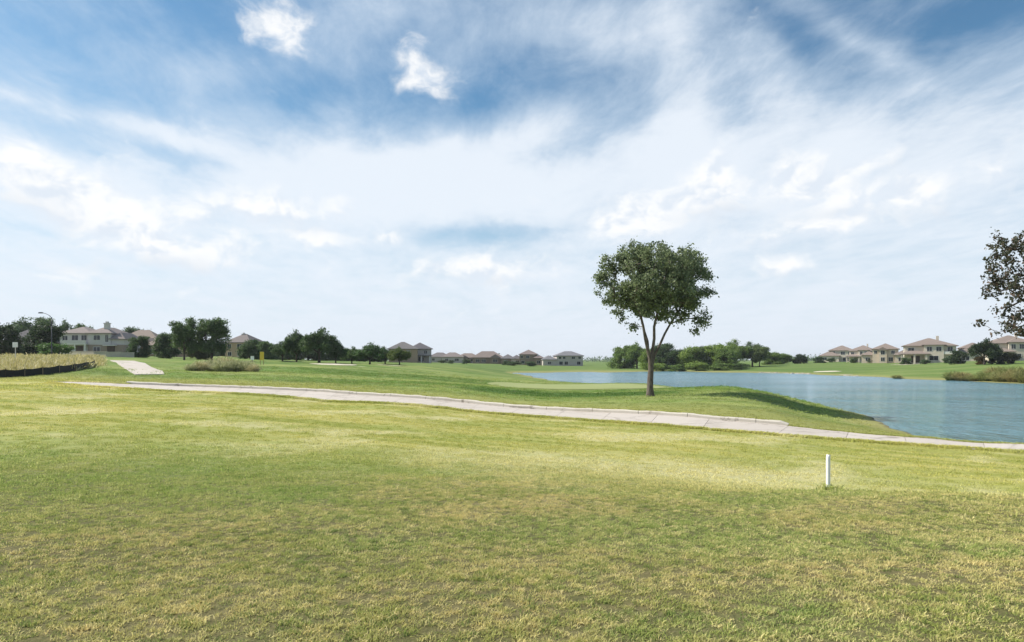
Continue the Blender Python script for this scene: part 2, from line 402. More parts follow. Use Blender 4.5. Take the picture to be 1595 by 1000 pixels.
    b12 = n.m('MULTIPLY_ADD', x, 0.26, n.m('MULTIPLY_ADD', n.m('SUBTRACT', mid, 0.5), 5.0, y))
    c = n.mix(n.sm(b12, 10.0, 21.0), c1, c2)
    b23 = n.m('MULTIPLY_ADD', x, 0.47, n.m('MULTIPLY_ADD', n.m('SUBTRACT', mid, 0.5), 3.0, y))
    c = n.mix(n.sm(b23, 33.5, 38.0), c, c3)
    c = n.mix(n.sm(n.m('MULTIPLY_ADD', n.m('SUBTRACT', mid, 0.5), 0.5, z), 0.40, 0.10, 0, 0.7), c, (0.34, 0.31, 0.12))
    c = n.mix(n.sm(n.m('MULTIPLY_ADD', n.m('SUBTRACT', fine, 0.5), 0.15, z), 0.05, 0.0, 0, 0.9), c, (0.17, 0.14, 0.09))
    return c, fine, tiny, mid, y

def ground_material():
    m, n = new_mat('turf')
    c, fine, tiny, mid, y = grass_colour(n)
    c = n.vm('SCALE', c, n.m('MULTIPLY_ADD', tiny, 0.9, n.m('MULTIPLY_ADD', fine, 0.5, 0.22)))
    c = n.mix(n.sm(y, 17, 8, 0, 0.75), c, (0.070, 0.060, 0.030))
    b = n.add('ShaderNodeBsdfPrincipled', {'Base Color': c, 'Roughness': 0.95, 'Specular IOR Level': 0.1})
    hgt = n.m('MULTIPLY_ADD', tiny, 0.6, fine)
    bn = n.add('ShaderNodeBump', {'Height': hgt, 'Strength': 0.55, 'Distance': 0.06}); n.L.new(bn.outputs[0], b.inputs['Normal'])
    finish(n, b.outputs[0]); return m
def blade_material():
    m, n = new_mat('turf_blades')
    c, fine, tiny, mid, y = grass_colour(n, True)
    g = n.add('ShaderNodeNewGeometry')
    rnd = g.outputs['Random Per Island']
    c = n.vm('SCALE', c, n.m('MULTIPLY_ADD', rnd, 1.0, 1.2))
    c = n.mix(n.sm(rnd, 0.80, 0.95, 0, 0.6), c, (0.48, 0.41, 0.22))
    d = n.add('ShaderNodeBsdfDiffuse', {'Color': c, 'Roughness': 0.5})
    t = n.add('ShaderNodeBsdfTranslucent', {'Color': c})
    mx = n.add('ShaderNodeMixShader', {0: 0.35, 1: d.outputs[0], 2: t.outputs[0]})
    finish(n, mx.outputs[0]); return m
def leaf_material(name, dark, light, straw=None, trans=0.42):
    m, n = new_mat(name)
    g = n.add('ShaderNodeNewGeometry'); oi = n.add('ShaderNodeObjectInfo')
    k = n.noise(g.outputs['Position'], 0.55, 3, 0.5)
    rnd = g.outputs['Random Per Island']
    c = n.mix(n.m('MULTIPLY_ADD', rnd, 0.7, n.m('MULTIPLY_ADD', k, 0.9, -0.3), clamp=True), dark, light)
    if straw: c = n.mix(n.sm(rnd, straw[1], 1.0), c, straw[0])
    c = n.mix(1.0, c, oi.outputs['Color'], 'MULTIPLY')
    d = n.add('ShaderNodeBsdfPrincipled', {'Base Color': c, 'Roughness': 0.55, 'Specular IOR Level': 0.35})
    t = n.add('ShaderNodeBsdfTranslucent', {'Color': c})
    mx = n.add('ShaderNodeMixShader', {0: trans, 1: d.outputs[0], 2: t.outputs[0]})
    finish(n, mx.outputs[0]); return m
def bark_material(name, a, b):
    m, n = new_mat(name)
    tc = n.add('ShaderNodeTexCoord')
    mp = n.add('ShaderNodeMapping', {'Vector': tc.outputs['Object'], 'Scale': (7, 7, 1.3)})
    k = n.noise(mp.outputs[0], 2.5, 6, 0.65, 0.4)
    c = n.mix(n.sm(k, 0.35, 0.68), a, b)
    s = n.add('ShaderNodeBsdfPrincipled', {'Base Color': c, 'Roughness': 0.9, 'Specular IOR Level': 0.15})
    bn = n.add('ShaderNodeBump', {'Height': k, 'Strength': 0.9, 'Distance': 0.05}); n.L.new(bn.outputs[0], s.inputs['Normal'])
    finish(n, s.outputs[0]); return m
def water_material():
    m, n = new_mat('lake_water')
    g = n.add('ShaderNodeNewGeometry'); x, y, z = n.xyz(g.outputs['Position'])
    v = n.vec(n.m('MULTIPLY_ADD', y, 0.12, x), n.m('MULTIPLY_ADD', x, -0.15, n.m('MULTIPLY', y, 0.45)), 0)
    w1 = n.noise(v, 0.8, 3, 0.55, 0.5); w2 = n.noise(v, 2.4, 4, 0.65, 0.6); w3 = n.noise(v, 0.25, 2, 0.5)
    gust = n.noise(n.vec(n.m('MULTIPLY', x, 0.4), y, 3), 0.05, 4, 0.55)
    hgt = n.m('MULTIPLY_ADD', w2, 1.1, n.m('MULTIPLY_ADD', w3, 1.6, w1))
    amp = n.sm(gust, 0.38, 0.62, 0.55, 1.3)
    bn = n.add('ShaderNodeBump', {'Height': n.m('MULTIPLY', hgt, amp), 'Strength': 1.0, 'Distance': 0.50})
    s = n.add('ShaderNodeBsdfPrincipled', {'Base Color': (0.115, 0.235, 0.285, 1), 'Roughness': n.sm(y, 35, 190, 0.06, 0.22), 'IOR': 1.333, 'Specular IOR Level': 0.5})
    n.L.new(bn.outputs[0], s.inputs['Normal'])
    finish(n, s.outputs[0]); return m
def concrete_material(name, a, b, stain):
    m, n = new_mat(name)
    g = n.add('ShaderNodeNewGeometry'); P = g.outputs['Position']
    oi = n.add('ShaderNodeObjectInfo')
    k = n.noise(P, 0.55, 5, 0.6); f = n.noise(P, 6.0, 5, 0.7)
    c = n.mix(n.m('MULTIPLY_ADD', oi.outputs['Random'], 0.45, n.m('MULTIPLY', k, 0.6)), a, b)
    c = n.mix(n.sm(f, 0.55, 0.8, 0, 0.5), c, stain)
    c = n.mix(n.sm(k, 0.50, 0.70, 0, 0.6), c, stain)
    crk = n.add('ShaderNodeTexVoronoi', {'Vector': n.vm('ADD', P, n.vm('SCALE', n.vec(f, k, 0), 1.5)), 'Scale': 0.22}, feature='DISTANCE_TO_EDGE')
    c = n.mix(n.sm(crk.outputs['Distance'], 0.012, 0.004, 0, 0.6), c, (0.16, 0.13, 0.10))
    s = n.add('ShaderNodeBsdfPrincipled', {'Base Color': c, 'Roughness': 0.9, 'Specular IOR Level': 0.2})
    bn = n.add('ShaderNodeBump', {'Height': f, 'Strength': 0.35, 'Distance': 0.01}); n.L.new(bn.outputs[0], s.inputs['Normal'])
    finish(n, s.outputs[0]); return m
def roof_material(name, a, b):
    m, n = new_mat(name)
    tc = n.add('ShaderNodeTexCoord'); P = tc.outputs['Object']
    x, y, z = n.xyz(P)
    crs = n.m('FRACT', n.m('MULTIPLY', z, 5.5))
    k = n.noise(P, 1.2, 5, 0.65); f = n.noise(n.vec(n.m('MULTIPLY', x, 3.2), n.m('MULTIPLY', y, 3.2), n.m('MULTIPLY', z, 5.5)), 1.0, 2, 0.8)
    oi = n.add('ShaderNodeObjectInfo')
    c = n.mix(n.m('MULTIPLY_ADD', f, 0.6, n.m('MULTIPLY', k, 0.5)), a, b)
    c = n.mix(1.0, c, oi.outputs['Color'], 'MULTIPLY')
    s = n.add('ShaderNodeBsdfPrincipled', {'Base Color': c, 'Roughness': 0.9, 'Specular IOR Level': 0.2})
    bn = n.add('ShaderNodeBump', {'Height': n.m('ADD', crs, f), 'Strength': 0.6, 'Distance': 0.03}); n.L.new(bn.outputs[0], s.inputs['Normal'])
    finish(n, s.outputs[0]); return m
def glass_material():
    m, n = new_mat('window_glass')
    s = n.add('ShaderNodeBsdfPrincipled', {'Base Color': (0.02, 0.024, 0.03, 1), 'Roughness': 0.08, 'Specular IOR Level': 0.5})
    finish(n, s.outputs[0]); return m

M = {}
M['turf'] = ground_material(); M['blades'] = blade_material(); M['water'] = water_material()
M['path'] = concrete_material('path_concrete', (0.48, 0.425, 0.375), (0.56, 0.50, 0.45), (0.37, 0.32, 0.27))
M['kerb'] = concrete_material('kerb_concrete', (0.55, 0.50, 0.43), (0.62, 0.57, 0.49), (0.44, 0.38, 0.31))
M['sand'] = plain('bunker_sand', (0.60, 0.54, 0.43), 0.95, 0.08, 1.5, 0.3)
M['green'] = plain('putting_turf', (0.27, 0.30, 0.115), 0.95, 0.10, 0.25, 0.1)
M['white'] = plain('white_paint', (0.82, 0.82, 0.80), 0.5, 0.05, 4)
M['metal'] = plain('dark_metal', (0.06, 0.065, 0.07), 0.5, 0.2, 3, metallic=0.5)
M['black_fabric'] = plain('black_fabric', (0.012, 0.015, 0.016), 0.75, 0.5, 1.2, 0.4)
M['wood'] = plain('stake_wood', (0.30, 0.22, 0.14), 0.85, 0.3, 3)
M['bark'] = bark_material('grey_bark', (0.075, 0.06, 0.05), (0.21, 0.175, 0.15))
M['bark2'] = bark_material('dark_bark', (0.04, 0.032, 0.026), (0.11, 0.09, 0.075))
M['leaf_hero'] = leaf_material('elm_leaves', (0.085, 0.120, 0.060), (0.290, 0.345, 0.180), trans=0.42)
M['leaf'] = leaf_material('tree_leaves', (0.050, 0.085, 0.035), (0.15, 0.20, 0.075))
M['leaf_brown'] = leaf_material('thin_brown_green_leaves', (0.040, 0.048, 0.030), (0.095, 0.105, 0.062), ((0.15, 0.10, 0.075), 0.62), trans=0.3)
M['reed'] = leaf_material('ornamental_grass_blades', (0.17, 0.18, 0.085), (0.44, 0.41, 0.24), ((0.58, 0.52, 0.38), 0.6), trans=0.3)
M['dry'] = leaf_material('dry_meadow_blades', (0.40, 0.36, 0.14), (0.66, 0.58, 0.26), ((0.74, 0.66, 0.42), 0.6), trans=0.3)
M['glass'] = glass_material()
M['roof_brown'] = roof_material('brown_shingles', (0.17, 0.140, 0.125), (0.29, 0.245, 0.22))
M['roof_grey'] = roof_material('grey_shingles', (0.13, 0.12, 0.118), (0.23, 0.215, 0.21))
M['siding'] = plain('pale_siding', (0.56, 0.53, 0.50), 0.7, 0.08, 1, objcol=True)
M['stucco'] = plain('cream_stucco', (0.60, 0.52, 0.43), 0.85, 0.08, 0.8, objcol=True)
M['brick'] = plain('tan_brick', (0.30, 0.235, 0.19), 0.9, 0.2, 2.5, 0.2, objcol=True)
M['stone'] = plain('pale_limestone', (0.50, 0.45, 0.38), 0.9, 0.25, 2.0, 0.3)
M['trim'] = plain('white_trim', (0.68, 0.66, 0.62), 0.6, 0.05, 2)
M['door'] = plain('dark_door', (0.07, 0.045, 0.035), 0.5, 0.2, 2)
M['yellow'] = plain('yellow_paint', (0.62, 0.46, 0.05), 0.55, 0.08, 3)
M['rock'] = plain('pale_rock', (0.36, 0.33, 0.28), 0.9, 0.3, 3, 0.6)

# ------------------------------------------------------------------ ground sheet
def build_ground():
    th = np.concatenate([np.arange(-180, -48, 3.0), np.arange(-48, -39, 0.6), np.arange(-39, 39, 0.2), np.arange(39, 48, 0.6), np.arange(48, 180, 3.0)])
    rs = np.concatenate([np.geomspace(0.6, 11, 55)[:-1], np.linspace(11, 16, 36)[:-1], np.linspace(16, 27, 40)[:-1], np.linspace(27, 66, 180)[:-1], np.geomspace(66, 320, 130)[:-1], np.geomspace(320, 4200, 40)])
    T, Rr = np.meshgrid(np.radians(th), rs)
    X = (np.sin(T) * Rr).ravel(); Y = (np.cos(T) * Rr).ravel(); Z = H(X, Y)
    nt_, nr = len(th), len(rs)
    V = np.stack([X, Y, Z], -1)
    V = np.vstack([V, [[0, 0, hz(0, 0.01)]]])
    i, j = np.meshgrid(np.arange(nr - 1), np.arange(nt_), indexing='ij')
    a = i * nt_ + j; b = i * nt_ + (j + 1) % nt_
    Fq = np.stack([a, a + nt_, b + nt_, b], -1).reshape(-1, 4)
    Fq = Fq[:, ::-1]
    c = len(V) - 1
    me = bpy.data.meshes.new('ground')
    tri = np.stack([np.arange(nt_), (np.arange(nt_) + 1) % nt_, np.full(nt_, c)], -1)[:, ::-1]
    loops = np.concatenate([Fq.ravel(), tri.ravel()]).astype(np.int32)
    starts = np.concatenate([np.arange(len(Fq)) * 4, len(Fq) * 4 + np.arange(nt_) * 3]).astype(np.int32)
    me.vertices.add(len(V)); me.vertices.foreach_set('co', V.astype(np.float32).ravel())
    me.loops.add(len(loops)); me.loops.foreach_set('vertex_index', loops)
    me.polygons.add(len(starts)); me.polygons.foreach_set('loop_start', starts)
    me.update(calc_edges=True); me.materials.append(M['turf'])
    me.polygons.foreach_set('use_smooth', np.ones(len(starts), dtype=bool))
    if me.polygons[len(Fq) // 2].normal.z < 0: me.flip_normals()
    return tag(link('ground', me), kind='structure')
build_ground()

# lake: one sheet at z = 0; the ground rises out of it all round
lk = MB()
lk.poly([(-16, 95, 0), (2, 84, 0), (10, 64, 0), (16, 34.2, 0), (24, 31.2, 0), (60, 31.5, 0), (150, 60, 0), (150, 160, 0), (90, 230, 0), (30, 250, 0), (-4, 235, 0)], [tuple(range(11))])
tag(lk.build('lake', M['water']), kind='structure')

# ------------------------------------------------------------------ cart path of concrete slabs with a kerb
path_root = tag(empty('cart_path', tuple(PL[NP_ // 2]) + (hz(*PL[NP_ // 2]),)), kind='structure')
zl = H0(PL[:, 0], PL[:, 1]); zt = H0(PT[:, 0], PT[:, 1])
ORG = Vector(path_root.location)
def slab_mesh(i0, i1, lift=0.045, gap=0.010):
    v, f = [], []
    n = i1 - i0
    for k in range(n + 1):
        i = i0 + k
        l = Vector((*PL[i], zl[i] + lift)); t = Vector((*PT[i], zt[i] + lift))
        j = min(max(i, i0), i1)
        g = gap if k == 0 else (-gap if k == n else 0.0)
        dirv = Vector((*(PL[min(i + 1, NP_ - 1)] - PL[max(i - 1, 0)]), 0)).normalized() * g
        wob = 0.05 * math.sin(i * 1.7) + 0.05 * math.sin(i * 0.63 + 2)
        out_ = (l - t).normalized()
        l = l + dirv + out_ * wob; t = t + dirv
        for q in (l, t):
            v.append(q - ORG)
        for q in (l, t):
            v.append(q - ORG - Vector((0, 0, 0.35)))
    for k in range(n):
        a = 4 * k; b = a + 4
        f += [[a, b, b + 1, a + 1], [a + 2, b + 2, b, a], [a + 1, b + 1, b + 3, a + 3]]
    f += [[0, 1, 3, 2], [4*n, 4*n + 2, 4*n + 3, 4*n + 1]]
    return mesh('slab', v, f, M['path'])
STEP = 10
for i0 in range(0, NP_ - 1, STEP):
    link('slab', slab_mesh(i0, min(i0 + STEP, NP_ - 1)), path_root)
kerb_root = tag(empty('kerb', tuple(PT[(K0 + K1) // 2]) + (zt[(K0 + K1) // 2],)), kind='structure')
KO = Vector(kerb_root.location)
def kerb_mesh(i0, i1, last=False):
    v, f = [], []
    n = i1 - i0
    for k in range(n + 1):
        i = i0 + k
        t = Vector((*PT[i], zt[i]))
        tan = Vector((*(PT[min(i + 1, NP_ - 1)] - PT[max(i - 1, 0)]), 0)).normalized()
        nor = Vector((-tan.y, tan.x, 0)); nor = nor if nor.y > 0 else -nor
        g = tan * (0.012 if k == 0 else (-0.012 if k == n else 0))
        hh = KERB_H + 0.05 + 0.012 * math.sin(i * 0.9) - (0.10 if last and k == n else 0)
        prof = [(-0.04, -0.3), (-0.04, hh - 0.05), (0.0, hh), (0.36, hh), (0.36, -0.3)]
        for a, z in prof: v.append(t + g + nor * a + Vector((0, 0, z)) - KO)
    for k in range(n):
        a = 5 * k; b = a + 5
        for q in range(4): f.append([a + q, b + q, b + q + 1, a + q + 1])
    f += [[0, 1, 2, 3, 4], [5*n + q for q in (4, 3, 2, 1, 0)]]
    return mesh('kerb_segment', v, f, M['kerb'])
for i0 in range(K0, K1, STEP):
    link('kerb_segment', kerb_mesh(i0, min(i0 + STEP, K1), i0 + STEP >= K1), kerb_root)

# draped sheets: putting green, bunkers, far path
def drape(name, outline, mat, lift=0.012, dens_=14, parent=None, rim=0.0):
    """outline in plan; a fan of rings that follows the ground"""
    o = np.array(outline); c = o.mean(0); v = []; f = []
    k = len(o)
    for s in range(1, dens_ + 1):
        r = c + (o - c) * s / dens_; v.append(r)
    v = np.vstack([c[None]] + v)
    zz_ = H(v[:, 0], v[:, 1]) + lift
    zz_[-k:] -= rim
    for j in range(k): f.append([0, 1 + j, 1 + (j + 1) % k])
    for s in range(dens_ - 1):
        for j in range(k):
            a = 1 + s * k + j; b = 1 + s * k + (j + 1) % k
            f.append([a, a + k, b + k, b])
    V = np.concatenate([v, zz_[:, None]], 1)
    me = mesh(name, V, f, mat, True)
    if me.polygons[0].normal.z < 0: me.flip_normals()
    return tag(link(name, me, parent), kind='structure')
def oval(px, d, a, b, rot=0.0, n=40, wob=0.12, seed=0):
    r = random.Random(seed); ph = [r.uniform(0, 6.28) for _ in range(3)]
    cx, cy = (px - 797.5) / F * d, d
    pts = []
    for k in range(n):
        t = 2 * math.pi * k / n
        q = 1 + wob * (math.sin(2 * t + ph[0]) * 0.6 + math.sin(3 * t + ph[1]) * 0.5 + 0.3 * math.sin(5 * t + ph[2]))
        x, y = a * q * math.cos(t), b * q * math.sin(t)
        pts.append((cx + x * math.cos(rot) - y * math.sin(rot), cy + x * math.sin(rot) + y * math.cos(rot)))
    return pts
drape('putting_green', oval(925, 73, 10.5, 8.5, 0.1, 48, 0.12, 3), M['green'], 0.03, 16)
for px, d, a, b, s in ((1288, 197, 3.6, 3.8, 5), (1318, 172, 2.0, 0.9, 6), (1412, 246, 4.5, 6, 9), (520, 113, 3.6, 2.2, 1), (610, 119, 2.6, 2.0, 2), (560, 107, 2.2, 1.2, 8)):
    drape('sand_bunker', oval(px, d, a, b, 0, 28, 0.12, s), M['sand'], 0.05, 6)

# far path on the left, in slabs
fp = [(190, 108, 1.9), (197, 100, 1.9), (204, 92, 1.9), (212, 84, 1.8), (221, 76, 1.8), (228, 70, 1.7), (233, 66, 1.4)]
far_root = tag(empty('footpath', at(212, 84)), kind='structure')
FO = Vector(far_root.location)
for a, b in zip(fp[:-1], fp[1:]):
    pa, pb = at(a[0], a[1]), at(b[0], b[1])
    v = []
    for p, w, q in ((pa, a[2], 0.03), (pb, b[2], -0.03)):
        for s in (-1, 1):
            x = p.x + s * w; yy = p.y - q
            v.append(Vector((x, yy, max(hz(x, yy), hz(p.x, yy)) + 0.06)) - FO)
    v += [q - Vector((0, 0, 0.3)) for q in v]
    me = mesh('slab', v, [(0, 1, 3, 2), (4, 6, 7, 5), (0, 4, 5, 1), (2, 3, 7, 6), (1, 5, 7, 3), (0, 2, 6, 4)], M['path'])
    link('slab', me, far_root)

# ------------------------------------------------------------------ turf blades (instanced tufts on the lawn)
def tuft_mesh(name, n, rad, hgt, wid, seed, lean=0.8):
    r = np.random.default_rng(seed)
    v = []; f = []
    for k in range(n):
        a = r.uniform(0, 2 * math.pi); q = rad * math.sqrt(r.uniform(0, 1))
        x, y = q * math.cos(a), q * math.sin(a)
        h_ = hgt * r.uniform(0.45, 1.15); w = wid * r.uniform(0.7, 1.3)
        la = r.uniform(0, 6.283); lo = lean * r.uniform(0.3, 1.3) * h_
        fa = r.uniform(0, math.pi); fx, fy = math.cos(fa) * w / 2, math.sin(fa) * w / 2
        b = len(v)
        mx_, my_ = x + math.cos(la) * lo * 0.4, y + math.sin(la) * lo * 0.4
        v += [(x - fx, y - fy, -0.01), (x + fx, y + fy, -0.01), (mx_ + fx * 0.8, my_ + fy * 0.8, h_ * 0.65), (mx_ - fx * 0.8, my_ - fy * 0.8, h_ * 0.65), (x + math.cos(la) * lo, y + math.sin(la) * lo, h_)]
        f += [(b, b + 1, b + 2, b + 3), (b + 3, b + 2, b + 4)]
    return mesh(name, v, f, M['blades'])
def scatter(name, label, pts, rot, scl, proto):
    me = bpy.data.meshes.new(name)
    me.vertices.add(len(pts)); me.vertices.foreach_set('co', np.asarray(pts, np.float32).ravel())
    a = me.attributes.new('rot', 'FLOAT_VECTOR', 'POINT'); a.data.foreach_set('vector', np.asarray(rot, np.float32).ravel())
    a = me.attributes.new('scl', 'FLOAT_VECTOR', 'POINT'); a.data.foreach_set('vector', np.asarray(scl, np.float32).ravel())
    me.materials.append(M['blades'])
    o = link(name, me); tag(o, label, 'grass', kind='stuff')
    src = bpy.data.objects.new(name + '_tuft', proto)
    g = bpy.data.node_groups.new(name, 'GeometryNodeTree')
    g.interface.new_socket('Geometry', in_out='INPUT', socket_type='NodeSocketGeometry')
    g.interface.new_socket('Geometry', in_out='OUTPUT', socket_type='NodeSocketGeometry')
    gi = g.nodes.new('NodeGroupInput'); go = g.nodes.new('NodeGroupOutput')
    io = g.nodes.new('GeometryNodeObjectInfo'); io.inputs['Object'].default_value = src
    ip = g.nodes.new('GeometryNodeInstanceOnPoints')
    for nm, sk in (('rot', 'Rotation'), ('scl', 'Scale')):
        na = g.nodes.new('GeometryNodeInputNamedAttribute'); na.data_type = 'FLOAT_VECTOR'; na.inputs['Name'].default_value = nm
        g.links.new(na.outputs[0], ip.inputs[sk])
    g.links.new(gi.outputs[0], ip.inputs['Points']); g.links.new(io.outputs['Geometry'], ip.inputs['Instance'])
    g.links.new(ip.outputs[0], go.inputs[0])
    md = o.modifiers.new('scatter', 'NODES'); md.node_group = g
    return o
def lump(x, y, s):
    return np.sin(x * s + 1.7 * np.sin(y * s * 0.7)) * np.sin(y * s * 1.1 + 1.3 * np.sin(x * s * 0.9 + 0.4))
def wedge(n, r0, r1, half=41.0, skew=1.0):
    r = np.sqrt(RNG.uniform(r0 ** 2, r1 ** 2, n)) if skew == 1 else r0 + (r1 - r0) * RNG.uniform(0, 1, n)
    t = np.radians(RNG.uniform(-half, half, n))
    return np.sin(t) * r, np.cos(t) * r
def off_path(x, y):
    yl, yt = side_of_path(x, y)
    return (y < yl - 0.03) | (y > yt + 0.40)
def turf_band(name, label, n, r0, r1, proto, hs, half=41.0, skew=1.0, fade=None):
    x, y = wedge(n, r0, r1, half, skew)
    k = off_path(x, y); x, y = x[k], y[k]
    z = H(x, y)
    k = (z > 0.12) & (((x - 8.76) / 11.6) ** 2 + ((y - 73) / 9.6) ** 2 > 1); x, y, z = x[k], y[k], z[k]
    l = np.clip(0.5 + 0.2 * lump(x, y, 2.6) + 0.25 * lump(x + 5, y - 3, 9.1) + 0.25 * lump(0.8 * x + 0.6 * y, 0.8 * y - 0.6 * x, 21.0), 0, 1)
    fd = 1.0 if fade is None else np.interp(np.hypot(x, y), *fade)
    keep = RNG.uniform(0, 1, len(x)) < (0.55 + 0.55 * l) * fd; x, y, z, l = x[keep], y[keep], z[keep], l[keep]
    s = hs * (0.55 + 0.75 * l) * RNG.uniform(0.75, 1.25, len(x))
    rot = np.stack([RNG.normal(0, 0.12, len(x)), RNG.normal(0, 0.12, len(x)), RNG.uniform(0, 6.28, len(x))], -1)
    scl = np.stack([s * 0.4 + 0.6, s * 0.4 + 0.6, s], -1)
    return scatter(name, label, np.stack([x, y, z - 0.005], -1), rot, scl, proto)
turf_band('rough_grass', 'short dry rough grass of the foreground slope', 95000, 3.3, 19.0, tuft_mesh('tuft', 20, 0.040, 0.027, 0.0075, 1, 1.7), 1.0, fade=([3, 9, 19], [1, 1, 0]))
turf_band('mown_grass', 'mown straw coloured grass between the slope and the path', 30000, 10, 52.0, tuft_mesh('tuft', 32, 0.20, 0.04, 0.014, 2, 1.3), 0.9, 40, 2, ([10, 17, 40, 52], [0, 1, 1, .2]))

turf_band('fairway_grass', 'green fairway turf beyond the cart path', 26000, 44, 100.0, tuft_mesh('tuft', 30, 0.45, 0.05, 0.04, 4, 1.4), 0.9, 39, 2, ([44, 52, 85, 100], [0, 1, .8, 0]))
eg = []
for i in RNG.integers(0, NP_ - 1, 9000):
    t = RNG.uniform(); far_side = RNG.uniform() < 0.45
    e_ = PT if far_side else PL; p = e_[i] * (1 - t) + e_[i + 1] * t
    o_ = abs(RNG.normal(0, 0.13)) - 0.10 + 0.08 * math.sin(i * 0.8) + 0.06 * math.sin(i * 2.3)
    kb = 0.36 if (far_side and K0 < i < K1) else 0.0
    eg.append((p[0], p[1] + (kb + o_ if far_side else -o_)))
eg += [((1290 - 797.5) / F * 12.35 + RNG.normal(0, .05), 12.31 + RNG.normal(0, .05)) for _ in range(9)]
eg = np.array(eg); ez = H(eg[:, 0], eg[:, 1])
es = RNG.uniform(0.8, 2.0, len(eg))
scatter('edge_grass', 'uneven grass fringe creeping over the edges of the cart path', np.c_[eg, ez], np.c_[np.zeros((len(eg), 2)), RNG.uniform(0, 6.28, len(eg))], np.c_[es, es, es * 1.2], tuft_mesh('tuft', 26, 0.09, 0.055, 0.014, 3, 1.0))

# ------------------------------------------------------------------ trees
def grow(skeleton, blobs, n_tip, seed, step=0.6):
    """skeleton: list of (parent index, point); tips drawn from the ellipsoids are joined to the nearest limb, inner ones first"""
    r = np.random.default_rng(seed)
    pos = [np.array(p, float) for _, p in skeleton]; par = [q for q, _ in skeleton]
    vol = np.array([b[3] * b[4] * b[5] for b in blobs]) ** 0.75; vol /= vol.sum()
    tips = []
    for k in r.choice(len(blobs), n_tip, p=vol):
        bx, by, bz, ax, ay, azz = blobs[k]
        d = r.normal(size=3); d /= np.linalg.norm(d)
        tips.append(np.array((bx, by, bz)) + d * np.array((ax, ay, azz)) * r.uniform(0.35, 1.0) ** 0.6)
    c0 = pos[len(skeleton) // 3]
    tips.sort(key=lambda t: np.linalg.norm(t - c0))
    tipnodes = []; ntrunk = sum(1 for _ in skeleton) // 4
    for t in tips:
        A = np.array(pos); d = np.linalg.norm(A - t, axis=1)
        d = d + np.clip(A[:, 2] - t[2] + 0.1, 0, None) * 0.6
        d[:ntrunk] += 1e3
        i = int(np.argmin(d)); q = pos[i]; L = np.linalg.norm(t - q)
        k = max(1, int(L / step)); pi = i
        for s in range(1, k + 1):
            w = s / k
            p = q + (t - q) * w + np.array((0, 0, 0.14 * L * math.sin(w * math.pi))) + r.normal(0, 0.05, 3) * (1 if s < k else 0)
            pos.append(p); par.append(pi); pi = len(pos) - 1
        tipnodes.append(pi)
    return np.array(pos), par, tipnodes
def wood_mesh(pos, par, r_base, r_tip, mat, flare=1.5, expo=2.2, min_r=0.0, sides=8, fixed=None):
    n = len(pos); kids = [[] for _ in range(n)]
    for i, p in enumerate(par):
        if p >= 0: kids[p].append(i)
    load = np.zeros(n)
    for i in range(n - 1, -1, -1):
        load[i] += 1.0 if not kids[i] else 0.0
        if par[i] >= 0: load[par[i]] += load[i]
    rad = r_base * (load / load[0]) ** (1 / expo); rad = np.maximum(rad, r_tip)
    if fixed is not None: rad = np.minimum(rad, 0.06); rad[:len(fixed)] = fixed
    mb = MB()
    starts = [0]
    while starts:
        s = starts.pop(); chain = [s]
        while kids[chain[-1]]:
            ks = sorted(kids[chain[-1]], key=lambda k: -load[k])
            starts += ks[1:]; chain.append(ks[0])
        pts, rr = [], []
        if par[s] >= 0:
            pts.append(pos[par[s]]); rr.append(min(rad[par[s]], rad[s] * 1.25))
        for c in chain: pts.append(pos[c]); rr.append(rad[c])
        if s == 0: rr[0] *= flare
        if len(pts) < 2 or max(rr) < min_r: continue
        rr[-1] *= 0.5
        mb.tube(pts, rr, sides if max(rr) > 0.06 else 4, cap=False)
    return mesh('trunk', mb.v, mb.f, mat, True)
def leaf_mesh(centres, n, spread, size, mat, seed, upbias=0.4, lean=None):
    r = np.random.default_rng(seed)
    C_ = centres[r.integers(0, len(centres), n)] + r.normal(0, 1, (n, 3)) * np.asarray(spread)
    nor = r.normal(size=(n, 3)); nor[:, 2] += upbias; nor /= np.linalg.norm(nor, axis=1)[:, None]
    t = np.cross(nor, r.normal(size=(n, 3))); t /= np.linalg.norm(t, axis=1)[:, None] + 1e-9
    b = np.cross(nor, t)
    s = (size * r.uniform(0.6, 1.35, n))[:, None]
    V = np.stack([C_ - t * s * 0.5, C_ + b * s * 0.30 + nor * s * 0.08, C_ + t * s * 0.5, C_ - b * s * 0.30 + nor * s * 0.08], 1).reshape(-1, 3)
    Fq = np.arange(n * 4).reshape(n, 4)
    return mesh('crown', V, Fq, mat)

